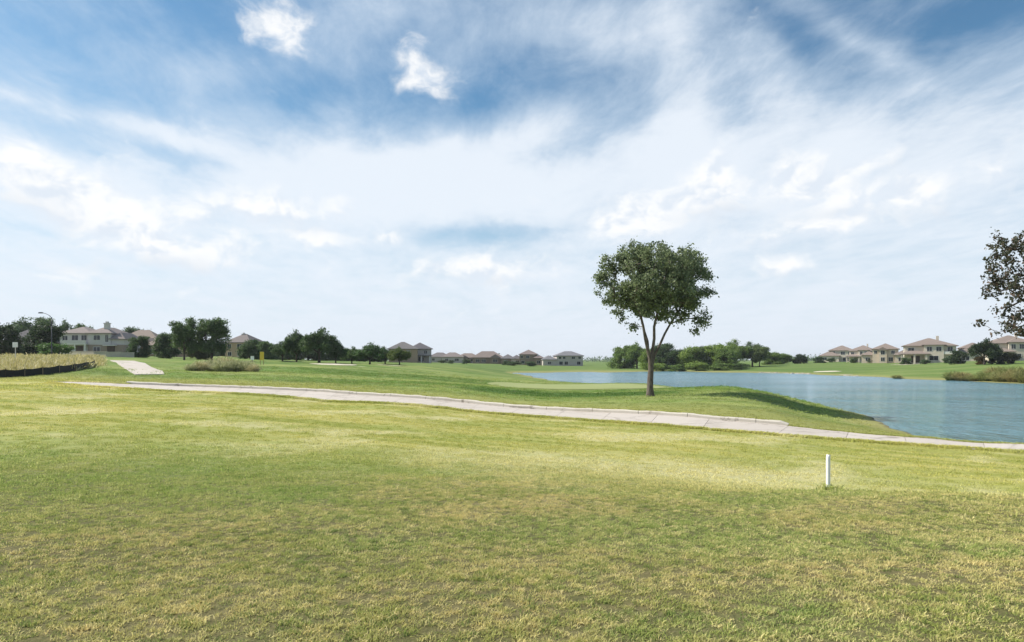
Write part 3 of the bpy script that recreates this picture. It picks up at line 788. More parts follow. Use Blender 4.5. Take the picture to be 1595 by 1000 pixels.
# --- the lone tree on the lawn
def lone_tree():
    d = 50.0; sc = F / d
    base = at(1013, d, -0.05)
    L = lambda px, py, y=0.0: ((px - 1013) / sc, y, (617 - py) / sc)
    sk = [(-1, L(1013, 619)), (0, L(1012.5, 604)), (1, L(1013, 588)), (2, L(1014, 572)), (3, L(1013.5, 559)),
          (4, L(1009, 545, -.1)), (5, L(1004, 527, -.3)), (6, L(1000, 508, -.5)), (7, L(994, 487, -.7)), (8, L(984, 462, -.9)), (9, L(972, 440, -.6)),
          (5, L(1010, 530, .3)), (11, L(1006, 512, .7)), (12, L(1003, 492, 1.2)), (13, L(1000, 465, 1.7)), (14, L(1000, 435, 1.9)),
          (4, L(1017, 544, .1)), (16, L(1019, 526, .0)), (17, L(1018, 508, -.2)), (18, L(1022, 487, -.4)), (19, L(1026, 460, -.4)), (20, L(1030, 430, -.2)),
          (3, L(1020, 552, .15)), (22, L(1029, 535, .2)), (23, L(1037, 518, .3)), (24, L(1046, 502, .3)), (25, L(1057, 484, .2)), (26, L(1070, 462, 0)), (27, L(1080, 440, 0))]
    FX = [.26, .235, .215, .20, .185, .125, .105, .09, .08, .065, .05, .085, .075, .065, .05, .04, .12, .105, .095, .08, .065, .05, .105, .09, .08, .07, .06, .05, .04]
    B = []
    for px, py, r, deep in ((952, 424, 27, 1.2), (985, 402, 27, 1.8), (1020, 408, 30, 2.4), (1058, 412, 30, 2.0), (1084, 424, 20, 1.3), (958, 455, 24, 1.4), (998, 446, 34, 2.6), (1043, 450, 34, 2.6),
                      (1080, 464, 24, 1.5), (970, 482, 15, 1.0), (1094, 500, 14, .8), (1074, 490, 17, 1.2), (1034, 478, 18, 1.6), (1003, 474, 20, 1.6), (988, 384, 9, .5), (1104, 458, 8, .4), (1040, 394, 14, .9), (1094, 404, 10, .5), (935, 432, 10, .6), (1107, 480, 6, .4), (944, 405, 8, .5), (968, 388, 8, .4), (1008, 385, 9, .4), (1024, 382, 7, .3), (1062, 386, 8, .4), (1080, 398, 8, .4), (1102, 430, 7, .4), (930, 455, 7, .4), (942, 474, 9, .5), (965, 498, 7, .4), (985, 496, 8, .5), (1104, 512, 7, .4), (1082, 512, 7, .4), (1022, 492, 8, .6), (1050, 486, 9, .7), (1006, 500, 8, .6), (1036, 499, 7, .5), (990, 506, 6, .4), (1058, 500, 7, .5), (1102, 490, 9, .5)):
        x, y, z = L(px, py); k = r / sc * 0.92
        B.append((x, 0.0, z, k, k * 1.1, k * 0.95))
        if deep > 1.25:
            B.append((x * 0.85, deep, z - 0.1, k * 0.9, k, k * 0.85)); B.append((x * 0.85, -deep, z - 0.1, k * 0.9, k, k * 0.85))
    pos, par, tips = grow(sk, B, 560, 4, 0.5)
    t = empty('shade_tree', base); FX = np.array(FX)
    link('trunk', wood_mesh(pos, par, 0.275, 0.012, M['bark'], 1.35, 2.15, sides=12, fixed=FX), t)
    link('crown', leaf_mesh(pos[tips], 37000, (0.20, 0.20, 0.17), 0.20, M['leaf_hero'], 5), t)
    tag(t, 'lone tall leafy tree with forked trunk standing on the lawn beside the lake', 'tree')
lone_tree()

# --- the thin tree whose branches reach in from the right edge
def edge_tree():
    d = 31.0; x0 = 27.2
    base = Vector((x0, d, hz(x0, d) - 0.05))
    L = lambda px, py, y=0.0: ((px - 797.5) / F * d - x0, y, EYE - (py - 560) / F * d - base.z)
    zt_ = L(1600, 560)[2]
    sk = [(-1, (0, 0, 0)), (0, (0.05, 0, 1.2)), (1, (-0.05, 0, 2.4)), (2, (-0.2, 0, 3.4)),
          (3, (-0.9, .2, 4.0)), (4, (-1.9, .3, 4.4)), (5, (-3.0, .3, 4.7)), (6, (-4.2, .2, 4.9)),
          (3, (-0.6, -.2, 4.6)), (8, (-1.4, -.4, 5.8)), (9, (-2.5, -.5, 6.8)), (10, (-3.6, -.5, 7.6)),
          (3, (0.1, .2, 4.8)), (12, (0.0, .4, 6.4)), (13, (-.6, .5, 8.0)), (14, (-1.2, .5, 9.0)),
          (3, (0.7, 0, 4.4)), (16, (1.7, .2, 5.6)), (17, (2.8, .3, 6.6))]
    B = []
    for px, py, r in ((1548, 515, 8), (1570, 508, 12), (1590, 515, 14), (1605, 500, 22), (1560, 450, 16), (1565, 425, 18), (1590, 440, 26), (1555, 405, 12), (1573, 390, 14), (1600, 400, 30), (1568, 376, 6), (1640, 380, 40), (1650, 440, 45), (1700, 360, 50), (1780, 390, 50), (1720, 430, 50), (1820, 450, 40), (1590, 475, 12), (1556, 480, 7), (1575, 470, 10), (1580, 490, 10), (1545, 420, 7), (1548, 385, 6), (1535, 508, 6), (1585, 372, 8), (1560, 365, 5)):
        x, y, z = L(px, py); k = r / F * d
        B.append((x, 0.3 * math.sin(px), z, k, max(k, .6) * 1.6, k))
    pos, par, tips = grow(sk, B, 560, 9, 0.35)
    t = empty('thin_tree', base)
    link('trunk', wood_mesh(pos, par, 0.15, 0.009, M['bark2'], 1.4, 1.9), t)
    link('crown', leaf_mesh(pos[tips], 13000, (0.12, 0.12, 0.10), 0.16, M['leaf_brown'], 8, 0.1), t)
    tag(t, 'thin brownish tree whose sparse branches reach in at the right edge', 'tree')
edge_tree()

# --- tree kinds for the middle distance
def make_proto(kind, seed):
    r = random.Random(seed)
    B = []; sk = None
    if kind == 'oval':        # 9 m, upright oval, short bole
        sk = [(-1, (0, 0, 0)), (0, (.03, 0, 1.0)), (1, (0, 0, 2.0)), (2, (.1, 0, 3.2)), (3, (.2, .1, 5)), (4, (.1, 0, 7)), (2, (-.7, .2, 3.4)), (6, (-1.4, .3, 5)), (2, (.8, -.3, 3.5)), (8, (1.5, -.4, 5.2)), (2, (0, -.8, 3.6)), (10, (0, -1.5, 5))]
        for k in range(26):
            a = r.uniform(0, 6.28); z = r.uniform(2.6, 8.2); q = 2.7 * math.sqrt(max(0.08, 1 - ((z - 5.2) / 3.7) ** 2)) * r.uniform(0.4, 0.95)
            s = r.uniform(0.75, 1.25); B.append((q * math.cos(a), q * math.sin(a), z, s, s, s * .9))
        tips, n, ls, rb, sp = 260, 16000, 0.30, 0.20, 0.30
    elif kind == 'spread':    # 7 m, wide live oak
        sk = [(-1, (0, 0, 0)), (0, (.05, 0, .8)), (1, (0, 0, 1.6)), (2, (-.8, .1, 2.4)), (3, (-2.2, .3, 3.2)), (2, (.9, -.2, 2.4)), (5, (2.3, -.3, 3.3)), (2, (.1, .9, 2.6)), (7, (.2, 2, 3.6)), (2, (0, -.9, 2.6)), (9, (0, -2, 3.4)), (2, (0, 0, 3)), (11, (.1, .1, 4.8))]
        for k in range(30):
            a = r.uniform(0, 6.28); q = 3.3 * math.sqrt(r.uniform(0.02, 1)); z = 2.6 + (1 - (q / 3.9) ** 2) * r.uniform(0.3, 3.3)
            s = r.uniform(0.75, 1.2); B.append((q * math.cos(a), q * math.sin(a), z, s * 1.1, s * 1.1, s * .85))
        tips, n, ls, rb, sp = 280, 16000, 0.30, 0.22, 0.30
    elif kind == 'bushy':     # 7 m, foliage to the ground
        sk = [(-1, (0, 0, 0)), (0, (.0, 0, .6)), (1, (-.5, 0, 1.4)), (2, (-1.2, .2, 2.8)), (1, (.6, 0, 1.5)), (4, (1.3, -.2, 3)), (1, (0, .5, 1.5)), (6, (0, 1.2, 3)), (1, (0, -.5, 1.6)), (8, (.1, -.9, 3.4)), (1, (0, 0, 2)), (10, (0, 0, 4.5))]
        for k in range(34):
            a = r.uniform(0, 6.28); z = r.uniform(0.6, 6.0); q = 3.0 * (1 - (z / 7.2) ** 2.2) ** .5 * r.uniform(0.5, 1.0)
            s = r.uniform(0.7, 1.15); B.append((q * math.cos(a), q * math.sin(a), z, s, s, s * .9))
        tips, n, ls, rb, sp = 280, 15000, 0.34, 0.16, 0.32
    else:                     # shrub, 2 m round
        sk = [(-1, (0, 0, 0)), (0, (0, 0, .25)), (1, (-.3, 0, .6)), (1, (.3, .1, .6)), (1, (0, -.3, .7)), (1, (0, .3, .7))]
        for k in range(16):
            a = r.uniform(0, 6.28); z = r.uniform(0.25, 1.6); q = 1.0 * (1 - (z / 2.1) ** 2) ** .5 * r.uniform(.4, 1)
            s = r.uniform(.28, .42); B.append((q * math.cos(a), q * math.sin(a), z, s, s, s))
        tips, n, ls, rb, sp = 110, 4200, 0.16, 0.06, 0.13
    pos, par, tp = grow(sk, B, tips, seed, 0.6 if kind != 'shrub' else .25)
    wm = wood_mesh(pos, par, rb, 0.02 if kind != 'shrub' else .008, M['bark2'], 1.4, 2.1, sides=7)
    lm = leaf_mesh(pos[tp], n, (sp, sp, sp * .8), ls, M['leaf'], seed + 1)
    return wm, lm
PROTO = {k: [make_proto(k, s) for s in seeds] for k, seeds in (('oval', (21, 22)), ('spread', (31, 32)), ('bushy', (41, 42, 43)), ('shrub', (51, 52)))}
def extent(me):
    c = np.empty(len(me.vertices) * 3, np.float32); me.vertices.foreach_get('co', c); c = c.reshape(-1, 3)
    return float(np.percentile(c[:, 2], 99.7)), float(np.percentile(c[:, 0], 99) - np.percentile(c[:, 0], 1))
SIZE = {k: [extent(p[1]) for p in v] for k, v in PROTO.items()}
ti = 0
def tree(name, label, kind, px, d, top_py, wpx, tint=(1, 1, 1), group=None, cat=None, base_dz=0.0, trunk='trunk'):
    """a tree of a kind at column px and depth d, grown until its top reaches row top_py and wpx columns wide"""
    global ti
    wm, lm = PROTO[kind][ti % len(PROTO[kind])]; ph_, pw_ = SIZE[kind][ti % len(PROTO[kind])]; ti += 1
    b = at(px, d, -0.08 + base_dz)
    top = EYE - (top_py - 560) / F * d
    sz = max(0.3, (top - b.z) / ph_); sx = wpx / F * d / pw_
    t = empty(name, b, (ti * 2.4) % 6.28, (sx, sx, sz))
    link(trunk, wm, t)
    c = link('crown', lm, t); c.color = (*tint, 1)
    tag(t, label, cat or ('shrub' if kind == 'shrub' else 'tree'), group)
    return t
G = (1.0, 1.12, 1.0); DK = (0.78, 0.90, 0.85); YG = (2.3, 2.25, 1.25); MG = (1.75, 1.8, 1.2); BLK = (0.42, 0.5, 0.48); HZ = (1.1, 1.2, 1.3)
gl = 'trees behind the left houses'
for q in (('dark tree filling the far left edge behind the white sign', 'bushy', 4, 120, 506, 44, BLK), ('broad tree above the dark roof at far left', 'spread', 38, 200, 498, 50, DK),
          ('tallest wooded crown behind the street lamp pole', 'oval', 66, 205, 495, 34, G), ('low wooded crown left of the chimney house roof', 'spread', 100, 215, 502, 44, DK),
          ('tree crown peeking over the ridge of the chimney house', 'bushy', 128, 215, 506, 40, G), ('small crown right of the tall chimney', 'spread', 176, 215, 514, 36, MG),
          ('dark crown above the tan hip roof', 'bushy', 208, 215, 511, 34, DK), ('crown right of the tan hip roof', 'spread', 232, 215, 517, 40, DK), ('crown closing the tree row left of the twin trees', 'bushy', 256, 215, 520, 34, G)):
    tree('woodland_tree', q[0], q[1], q[2], q[3], q[4], q[5], q[6], gl)
tree('yard_tree', 'dark round tree standing under the street lamp before the chimney house', 'bushy', 71, 128, 506, 52, BLK)
tree('yard_shrub', 'green spreading shrub at the foot of the dark tree by the dry meadow', 'shrub', 88, 118, 535, 44, (1.0, 1.3, .8))
tree('yard_tree', 'small dark round tree at the right end of the pale garden wall', 'bushy', 216, 135, 524, 32, DK)
tree('yard_tree', 'low dark tree left of the twin tall trees', 'bushy', 262, 140, 520, 36, DK)
tree('tall_tree', 'left one of the twin tall trees behind the ornamental grass', 'oval', 287, 122, 496, 38, G)
tree('tall_tree', 'right and wider one of the twin tall trees behind the ornamental grass', 'oval', 330, 125, 497, 50, G)
tree('small_tree', 'low reddish green tree between the twin tall trees', 'bushy', 309, 135, 535, 34, (1.0, .8, .7))
tree('yard_tree', 'bushy tree in front of the right half of the grey hip house', 'bushy', 390, 150, 530, 36, DK)
tree('yard_tree', 'tree between the grey hip house and the yellow sign', 'bushy', 412, 165, 532, 30, G)
for lab, px, d, top, w, tn in (('leftmost oak of the dense clump right of the yellow sign', 440, 128, 533, 34, DK), ('second oak of the dense clump, under the high crown', 462, 122, 517, 42, DK),
                          ('highest oak of the dense clump right of the yellow sign', 497, 120, 513, 56, DK), ('small oak at the right foot of the dense clump', 523, 122, 534, 32, DK),
                          ('lone low oak between the clump and the sand', 548, 132, 541, 30, G), ('round low oak behind the sand bunkers', 576, 130, 536, 48, (.8, 1.0, .8)),
                          ('dark oak right of the round low oak', 600, 145, 541, 30, DK), ('yellow green oak before the far two storey house', 622, 142, 542, 36, (1.2, 1.15, .75))):
    tree('oak_tree', lab, 'spread', px, d, top, w, tn, 'oaks along the fairway')
for lab, px, d, top, w in (('shrub left of the far tan row of roofs', 690, 300, 561, 14), ('shrub beneath the first far roof', 703, 290, 561, 12), ('dark shrub before the low far house', 727, 290, 560, 12), ('shrub beside the wide far roof', 789, 300, 562, 12), ('wide dark shrub beneath the small far roofs', 800, 290, 563, 22), ('shrub before the tall far house', 826, 290, 563, 18)):
    tree('hedge_shrub', lab, 'shrub', px, d, top, w, DK, 'shrubs before the far houses')
gb_ = 'trees closing the view behind the fairway oaks'
for lab, px, d, top, w, tn in (('background tree between the tan house and the twin trees', 272, 210, 530, 34, DK), ('background tree behind the left twin tree', 296, 215, 533, 30, G), ('low background tree behind the right twin tree', 318, 215, 536, 34, DK),
        ('background tree left of the grey hip house', 346, 215, 536, 26, DK), ('background tree just right of the grey hip house', 404, 205, 533, 34, G), ('background tree behind the yellow sign', 424, 200, 536, 34, DK), ('background tree filling the foot of the dense clump', 450, 190, 538, 38, G),
        ('background tree behind the highest oak', 480, 190, 536, 40, DK), ('background tree right behind the highest oak', 508, 190, 540, 36, G), ('background tree left of the lone low oak', 534, 195, 543, 34, DK), ('background tree right of the lone low oak', 560, 200, 544, 34, G), ('background tree left of the porch house', 590, 205, 545, 36, DK)):
    tree('background_tree', lab, 'bushy', px, d, top, w, tn, gb_)
gh_ = 'garden shrubs before the cream houses'
for lab, px, d, top, w in (('shrub below the leftmost cream house', 1296, 320, 558, 14), ('shrub between the first two cream houses', 1330, 300, 558, 12), ('shrub below the second cream house', 1358, 290, 559, 11), ('shrub left of the large cream house', 1412, 245, 557, 16), ('low shrub below the large cream house', 1440, 232, 560, 14), ('shrub right of the large cream house porch', 1474, 228, 558, 14)):
    tree('garden_shrub', lab, 'shrub', px, d, top, w, DK, gh_)
gw = 'wood on the far lake shore'
for lab, k, px, d, top, w, tn in (('leftmost tree of the far shore wood, seen left of the lone trunk', 'bushy', 972, 262, 539, 40, MG), ('tree of the far shore wood directly left of the lone trunk', 'spread', 992, 258, 536, 44, MG),
        ('light tree of the far shore wood at the lone trunk', 'bushy', 1008, 240, 547, 26, YG), ('dark tree of the far shore wood directly right of the lone trunk', 'bushy', 1032, 255, 536, 44, DK), ('small dark tree right of the lone trunk', 'bushy', 1052, 262, 545, 34, DK),
        ('pale green tree left in the middle wood', 'bushy', 1074, 250, 541, 40, YG), ('second pale tree of the middle wood', 'bushy', 1094, 252, 540, 36, (1.3, 1.35, .9)), ('olive tree left of the highest crown', 'bushy', 1116, 250, 537, 40, YG),
        ('highest crown of the far shore wood', 'spread', 1146, 262, 531, 46, MG), ('front olive tree below the highest crown', 'bushy', 1132, 244, 543, 34, MG), ('dark tree right of the highest crown', 'spread', 1172, 262, 534, 40, G),
        ('pale bare-topped tree at the right end of the wood', 'oval', 1183, 258, 538, 24, (1.5, 1.4, 1.2)), ('low tree ending the wood at the grassy mound', 'bushy', 1200, 290, 548, 34, MG), ('tree behind the grassy mound', 'bushy', 1218, 300, 551, 28, MG),
        ('dark round tree on the grassy mound', 'bushy', 1247, 300, 552, 22, BLK), ('small dark tree left of the cream houses', 'bushy', 1276, 310, 556, 16, DK)):
    tree('shore_tree', lab, k, px, d, top, w, tn, gw)
for lab, px, d, top, w, tn in (('low light shrub at the waterline below the lone tree wood', 1022, 232, 566, 26, YG), ('shrub at the waterline left of the middle wood', 1052, 230, 568, 26, MG), ('wide shrub at the waterline of the middle wood', 1085, 232, 565, 36, YG), ('shrub at the waterline below the highest crown', 1125, 232, 566, 34, MG), ('dark shrub at the waterline right end of the wood', 1155, 236, 566, 30, G)):
    tree('bank_shrub', lab, 'shrub', px, d, top, w, tn, 'shrubs on the far bank')
tree('round_shrub', 'big dark round shrub in front of the cream houses', 'shrub', 1493, 205, 546, 27, BLK)
tree('dark_tree', 'dark broad tree before the cream house at far right', 'spread', 1533, 182, 529, 40, BLK)
tree('dark_shrub', 'dark shrub right of the broad dark tree', 'shrub', 1552, 182, 552, 24, BLK)
tree('dark_shrub', 'wider dark shrub under the balcony of the right cream house', 'shrub', 1570, 180, 549, 26, (.35, .3, .3))
tree('red_shrub', 'reddish shrub at the foot of the broad dark tree', 'shrub', 1526, 186, 555, 18, (1.2, .6, .5))

# distant wood along the horizon: one mass
dw = []
for k in range(260):
    px = random.uniform(-200, 1800); d = random.uniform(700, 1300)
    x = (px - 797.5) / F * d; z = hz(x, d)
    for q in range(10): dw.append((x + random.gauss(0, 6), d + random.gauss(0, 4), z + abs(random.gauss(2, 2.0)) * (1.4 if px < 600 else 1.0)))
o = link('distant_wood', leaf_mesh(np.array(dw), 16000, (2.2, 2.2, 1.2), 2.2, M['leaf'], 77)); o.color = (1, 1.1, 1.1, 1)
tag(o, 'low line of distant woods along the horizon', 'woods', kind='stuff')

# ------------------------------------------------------------------ clumps of tall grass
def clump_mesh(n, hgt, rad, wid, seed, mat, lean=0.55, upright=False):
    r = np.random.default_rng(seed)
    a = r.uniform(0, 2 * np.pi, n); q = rad * 0.62 * np.sqrt(r.uniform(0, 1, n)); la = a + r.normal(0, .5, n)
    h_ = hgt * r.uniform(.5, 1.12, n) * (1.0 - 0.55 * (q / (rad * .62)) ** 2); lo = lean * rad * r.uniform(.2, 1.3, n)
    x, y = q * np.cos(a), q * np.sin(a); w = wid * r.uniform(.7, 1.3, n); fa = r.uniform(0, np.pi, n); fx, fy = np.cos(fa) * w / 2, np.sin(fa) * w / 2
    lv = []
    for t, dr, ww in ((0, 0, 1), (.62, .30, .9), (.95, .80, .6), (.70, 1.30, .12)):
        cx, cy, cz = x + np.cos(la) * lo * dr, y + np.sin(la) * lo * dr, h_ * t - (.03 if t == 0 else 0)
        lv.append(np.stack([cx - fx * ww, cy - fy * ww, cz], -1)); lv.append(np.stack([cx + fx * ww, cy + fy * ww, cz], -1))
    V = np.stack(lv, 1).reshape(-1, 3); b = (np.arange(n) * 8)[:, None]
    Fq = np.concatenate([b + np.array([[0, 1, 3, 2]]), b + np.array([[2, 3, 5, 4]]), b + np.array([[4, 5, 7, 6]])])
    return mesh('blades', V, Fq, mat)
CL = [clump_mesh(900, 1.0, 1.0, .035, s, M['reed'], 0.75) for s in (61, 62, 63)]
def clump(name, label, px, d, wpx, hpx, k, tint, group):
    b = at(px, d, -0.03)
    t = link(name, CL[k % 3]); t.location = b; s = wpx / F * d / 1.9
    t.scale = (s, s, hpx / F * d / 0.95); t.rotation_euler = (0, 0, k * 1.3); t.color = (*tint, 1)
    tag(t, label, 'grass clump', group)
go_ = 'ornamental grass clumps on the lawn'
for i, (lab, px, d, w, h_) in enumerate((('leftmost small clump of ornamental grass on the lawn', 297, 73, 18, 12), ('second clump of ornamental grass, pale and leaning left', 314, 74, 24, 17), ('tall clump left of the middle of the ornamental grass', 332, 76, 28, 22),
        ('front middle clump of ornamental grass', 347, 74, 28, 19), ('highest clump at the back of the ornamental grass', 352, 79, 34, 24), ('clump right of the middle of the ornamental grass', 368, 75, 30, 20), ('second clump from the right of the ornamental grass', 384, 75, 26, 19), ('rightmost clump of ornamental grass casting a shadow on the lawn', 395, 74, 18, 13))):
    clump('ornamental_grass', lab, px, d, w, h_, i, ((1.1, 1.2, .95), (1.35, 1.3, 1.1), (1.0, 1.1, .9))[i % 3], go_)
gs = 'tall grass clumps on the right lake shore'
for i, (lab, px, d, w, h_) in enumerate((('small tuft on the far bank at the waterline', 1397, 143, 14, 6), ('leftmost brown clump of the right shore grasses', 1484, 130, 24, 15), ('second brown clump of the right shore grasses', 1500, 128, 26, 14), ('low clump between the two masses of shore grass', 1516, 126, 24, 10), ('pale clump starting the right mass of shore grass', 1535, 124, 26, 15),
        ('back green clump behind the pale shore grass', 1552, 130, 30, 18), ('middle clump of the right mass of shore grass', 1560, 120, 30, 16), ('high back clump of the right mass of shore grass', 1573, 126, 34, 20), ('brown clump near the right frame edge', 1584, 117, 34, 20), ('clump cut by the right frame edge', 1602, 114, 36, 24))):
    clump('shore_grass', lab, px, d, w, h_, i + 1, ((.80, .85, .5), (.68, .82, .42), (.85, .78, .5))[i % 3], gs)

# dry meadow behind the black fence: one mass
pts = []
for k in range(2600):
    px = random.uniform(-60, 158); d = 60 + 55 * random.random() ** 1.1
    lim = np.interp(px, [-60, 60, 110, 150, 160], [62, 66, 70, 79, 84])
    if d < lim: continue
    pts.append(at(px, d))
vs, nb = [], 16
P_ = np.array([tuple(p) for p in pts]); n = len(P_) * nb
r = np.random.default_rng(5)
base_ = np.repeat(P_, nb, 0) + np.concatenate([r.normal(0, .28, (n, 2)), np.zeros((n, 1))], 1)
hh = r.uniform(.35, 1.0, n) * np.repeat(r.uniform(.5, 1.0, len(P_)) * (0.85 + 0.35 * lump(P_[:, 0], P_[:, 1], .9)), nb); a = r.uniform(0, 6.28, n); w = .035
ln = r.normal(0, .22, (n, 2))
f2 = np.stack([np.cos(a) * w, np.sin(a) * w], -1)
V = np.stack([np.c_[base_[:, :2] - f2, base_[:, 2]], np.c_[base_[:, :2] + f2, base_[:, 2]], np.c_[base_[:, :2] + ln + f2 * .7, base_[:, 2] + hh], np.c_[base_[:, :2] + ln * 1.3 - f2 * .5, base_[:, 2] + hh * 1.08]], 1).reshape(-1, 3)
o = link('dry_meadow', mesh('dry_meadow', V, np.arange(n * 4).reshape(n, 4), M['dry']))
tag(o, 'tall dry yellow grass behind the black fence', 'grass', kind='stuff')

# black silt fence
fpts = [(-60, 61, .85), (-25, 61.5, .85), (8, 62, .86), (38, 63, .84), (66, 64.5, .88), (92, 67, .90), (116, 70.5, .88), (134, 75, .86), (147, 80, .82)]
fr = tag(empty('silt_fence', at(60, 64.2)), 'low black fabric fence curving in front of the dry yellow grass', 'fence')
FO = Vector(fr.location)
for i, (px, d, h_) in enumerate(fpts):
    p = at(px, d) - FO
    MB().box(p.x - .025, p.x + .025, p.y + .02, p.y + .07, p.z - .3, p.z + h_ - .02).build('post', M['wood'], fr)
    if i < len(fpts) - 1:
        px2, d2, h2 = fpts[i + 1]; v = []; ns = 8
        for k in range(ns + 1):
            t = k / ns; p = at(px + (px2 - px) * t, d + (d2 - d) * t) - FO; hh_ = -.12 + h_ + (h2 - h_) * t - .09 * math.sin(math.pi * t) + .012 * math.sin(t * 17 + i)
            bow = .05 * math.sin(math.pi * t)
            for yy in (0.0, .015): v += [(p.x, p.y + yy - bow, p.z - .12), (p.x, p.y + yy - bow * .4, p.z + hh_)]
        f = []
        for k in range(ns):
            b = 4 * k; f += [[b, b + 4, b + 5, b + 1], [b + 2, b + 3, b + 7, b + 6], [b + 1, b + 5, b + 7, b + 3]]
        f += [[0, 1, 3, 2], [4*ns, 4*ns + 2, 4*ns + 3, 4*ns + 1]]
        link('fabric_panel', mesh('fabric_panel', v, f, M['black_fabric']), fr)

# ------------------------------------------------------------------ small things
# boundary stake
sx_, sy_ = (1290 - 797.5) / F * 12.35, 12.35
st = MB(); bz = hz(sx_, sy_)
st.tube([(0, 0, -.25), (0, 0, .02), (.0, 0, .60), (.003, 0, .645)], [.036, .036, .036, .033], 14)
o = st.build('boundary_stake', M['white'], None, True, (sx_, sy_, bz))
tag(o, 'white painted stake standing upright on the grassy crest', 'stake')
# street lamp
b = at(80.5, 112); lp = tag(empty('street_lamp', b), 'tall street lamp with curved arm above the dark round tree', 'street lamp')
zt2 = EYE - (494 - 560) / F * 112 - b.z
MB().tube([(0, 0, -.2), (0, 0, .3), (0, 0, zt2)], [.11, .10, .065], 10).build('pole', M['metal'], lp, True)
arm = [(0, 0, zt2 - .15), (-.35, 0, zt2 + .25), (-.9, 0, zt2 + .55), (-1.5, 0, zt2 + .72)]
MB().tube(arm, [.05, .045, .04, .04], 8).build('arm', M['metal'], lp, True)
hd = MB().poly([(-2.15, -.17, zt2 + .62), (-1.4, -.14, zt2 + .62), (-1.4, .14, zt2 + .62), (-2.15, .17, zt2 + .62), (-2.05, -.10, zt2 + .82), (-1.45, -.08, zt2 + .80), (-1.45, .08, zt2 + .80), (-2.05, .10, zt2 + .82)],
               [(3,2,1,0),(4,5,6,7),(0,1,5,4),(1,2,6,5),(2,3,7,6),(3,0,4,7)]).build('lamp_head', M['metal'], lp)
# white sign on its post
b = at(24, 88); sg = tag(empty('notice_sign', b), 'small white sign board on a thin post above the dry grass', 'sign')
zb = EYE - (541 - 560) / F * 88 - b.z; ztp = EYE - (533 - 560) / F * 88 - b.z
MB().box(-.035, .035, -.03, .03, -.2, ztp - .05).build('post', M['trim'], sg)
MB().box(-.34, .34, -.06, -.032, zb, ztp).build('board', M['white'], sg)
# yellow sign and white cabinet near it
b = at(408, 100); yg = tag(empty('yellow_sign', b), 'upright yellow sign board on two posts at the edge of the fairway', 'sign')
zb = EYE - (561 - 560) / F * 100 - b.z; ztp = EYE - (548 - 560) / F * 100 - b.z
for x in (-.24, .24): MB().box(x - .03, x + .03, 0, .05, -.15, ztp + .02).build('post', M['wood'], yg)
MB().box(-.30, .30, -.035, -.003, max(.15, zb), ztp).build('board', M['yellow'], yg)
b = at(393, 102); cb = tag(empty('ball_washer', b), 'white box on a post left of the yellow sign', 'golf fitting')
MB().box(-.05, .05, -.05, .05, -.15, .65).build('post', M['metal'], cb)
MB().box(-.20, .20, -.18, .18, .65, 1.25).build('housing', M['white'], cb)
MB().box(-.24, .24, -.22, .22, 1.25, 1.33).build('lid', M['metal'], cb)
# rocks along the far bank
def rock_mesh(seed):
    r = random.Random(seed); v = []; f = []
    for i in range(4):
        for j in range(7):
            t = 2 * math.pi * j / 7; ph = i / 3 * 1.45
            s = r.uniform(.8, 1.15); v.append((math.cos(t) * math.cos(ph) * s, math.sin(t) * math.cos(ph) * s, math.sin(ph) * s * .55 - .1))
    for i in range(3):
        for j in range(7): f.append([i*7 + j, i*7 + (j+1) % 7, (i+1)*7 + (j+1) % 7, (i+1)*7 + j])
    f.append([21 + j for j in range(7)])
    return mesh('shore_rock', v, f, M['rock'])
RK = [rock_mesh(s) for s in range(4)]
for i in range(44):
    px = 1186 + i * 3.5 + random.uniform(-1.5, 1.5)
    if 1262 < px < 1312: continue
    d = np.interp(px, [1190, 1250, 1300, 1345], [203, 190, 171, 158]) + random.uniform(-.5, 1.0)
    x = (px - 797.5) / F * d
    o = link('shore_rock', RK[i % 4]); o.location = (x, d, max(hz(x, d), 0) + .0); k = random.uniform(.28, .55)
    o.scale = (k * 1.3, k, k); o.rotation_euler = (0, 0, random.uniform(0, 6))
    tag(o, 'small pale rock along the far waterline right of the wood', 'rock', 'pale rocks along the far bank')

# ------------------------------------------------------------------ houses
WIN = {}
def window(parent, x, y, z, w, h_, rot=0.0):
    """frame proud of the wall with a recessed pane; faces -y of the house (rot turns it)"""
    key = (round(w, 2), round(h_, 2))
    if key not in WIN:
        t = 0.07; m = MB()
        m.box(-w/2 - t, w/2 + t, -.05, .02, -t, 0).box(-w/2 - t, w/2 + t, -.05, .02, h_, h_ + t).box(-w/2 - t, -w/2, -.05, .02, 0, h_).box(w/2, w/2 + t, -.05, .02, 0, h_)
        m.box(-.025, .025, -.04, .02, 0, h_)
        WIN[key] = (mesh('window', m.v, m.f, M['trim']), mesh('pane', MB().box(-w/2, w/2, -.012, .018, 0, h_).v, MB().box(-w/2, w/2, -.012, .018, 0, h_).f, M['glass']))
    a, g = WIN[key]
    o = link('window', a, parent, (x, y, z)); o.rotation_euler = (0, 0, rot); link('pane', g, o)
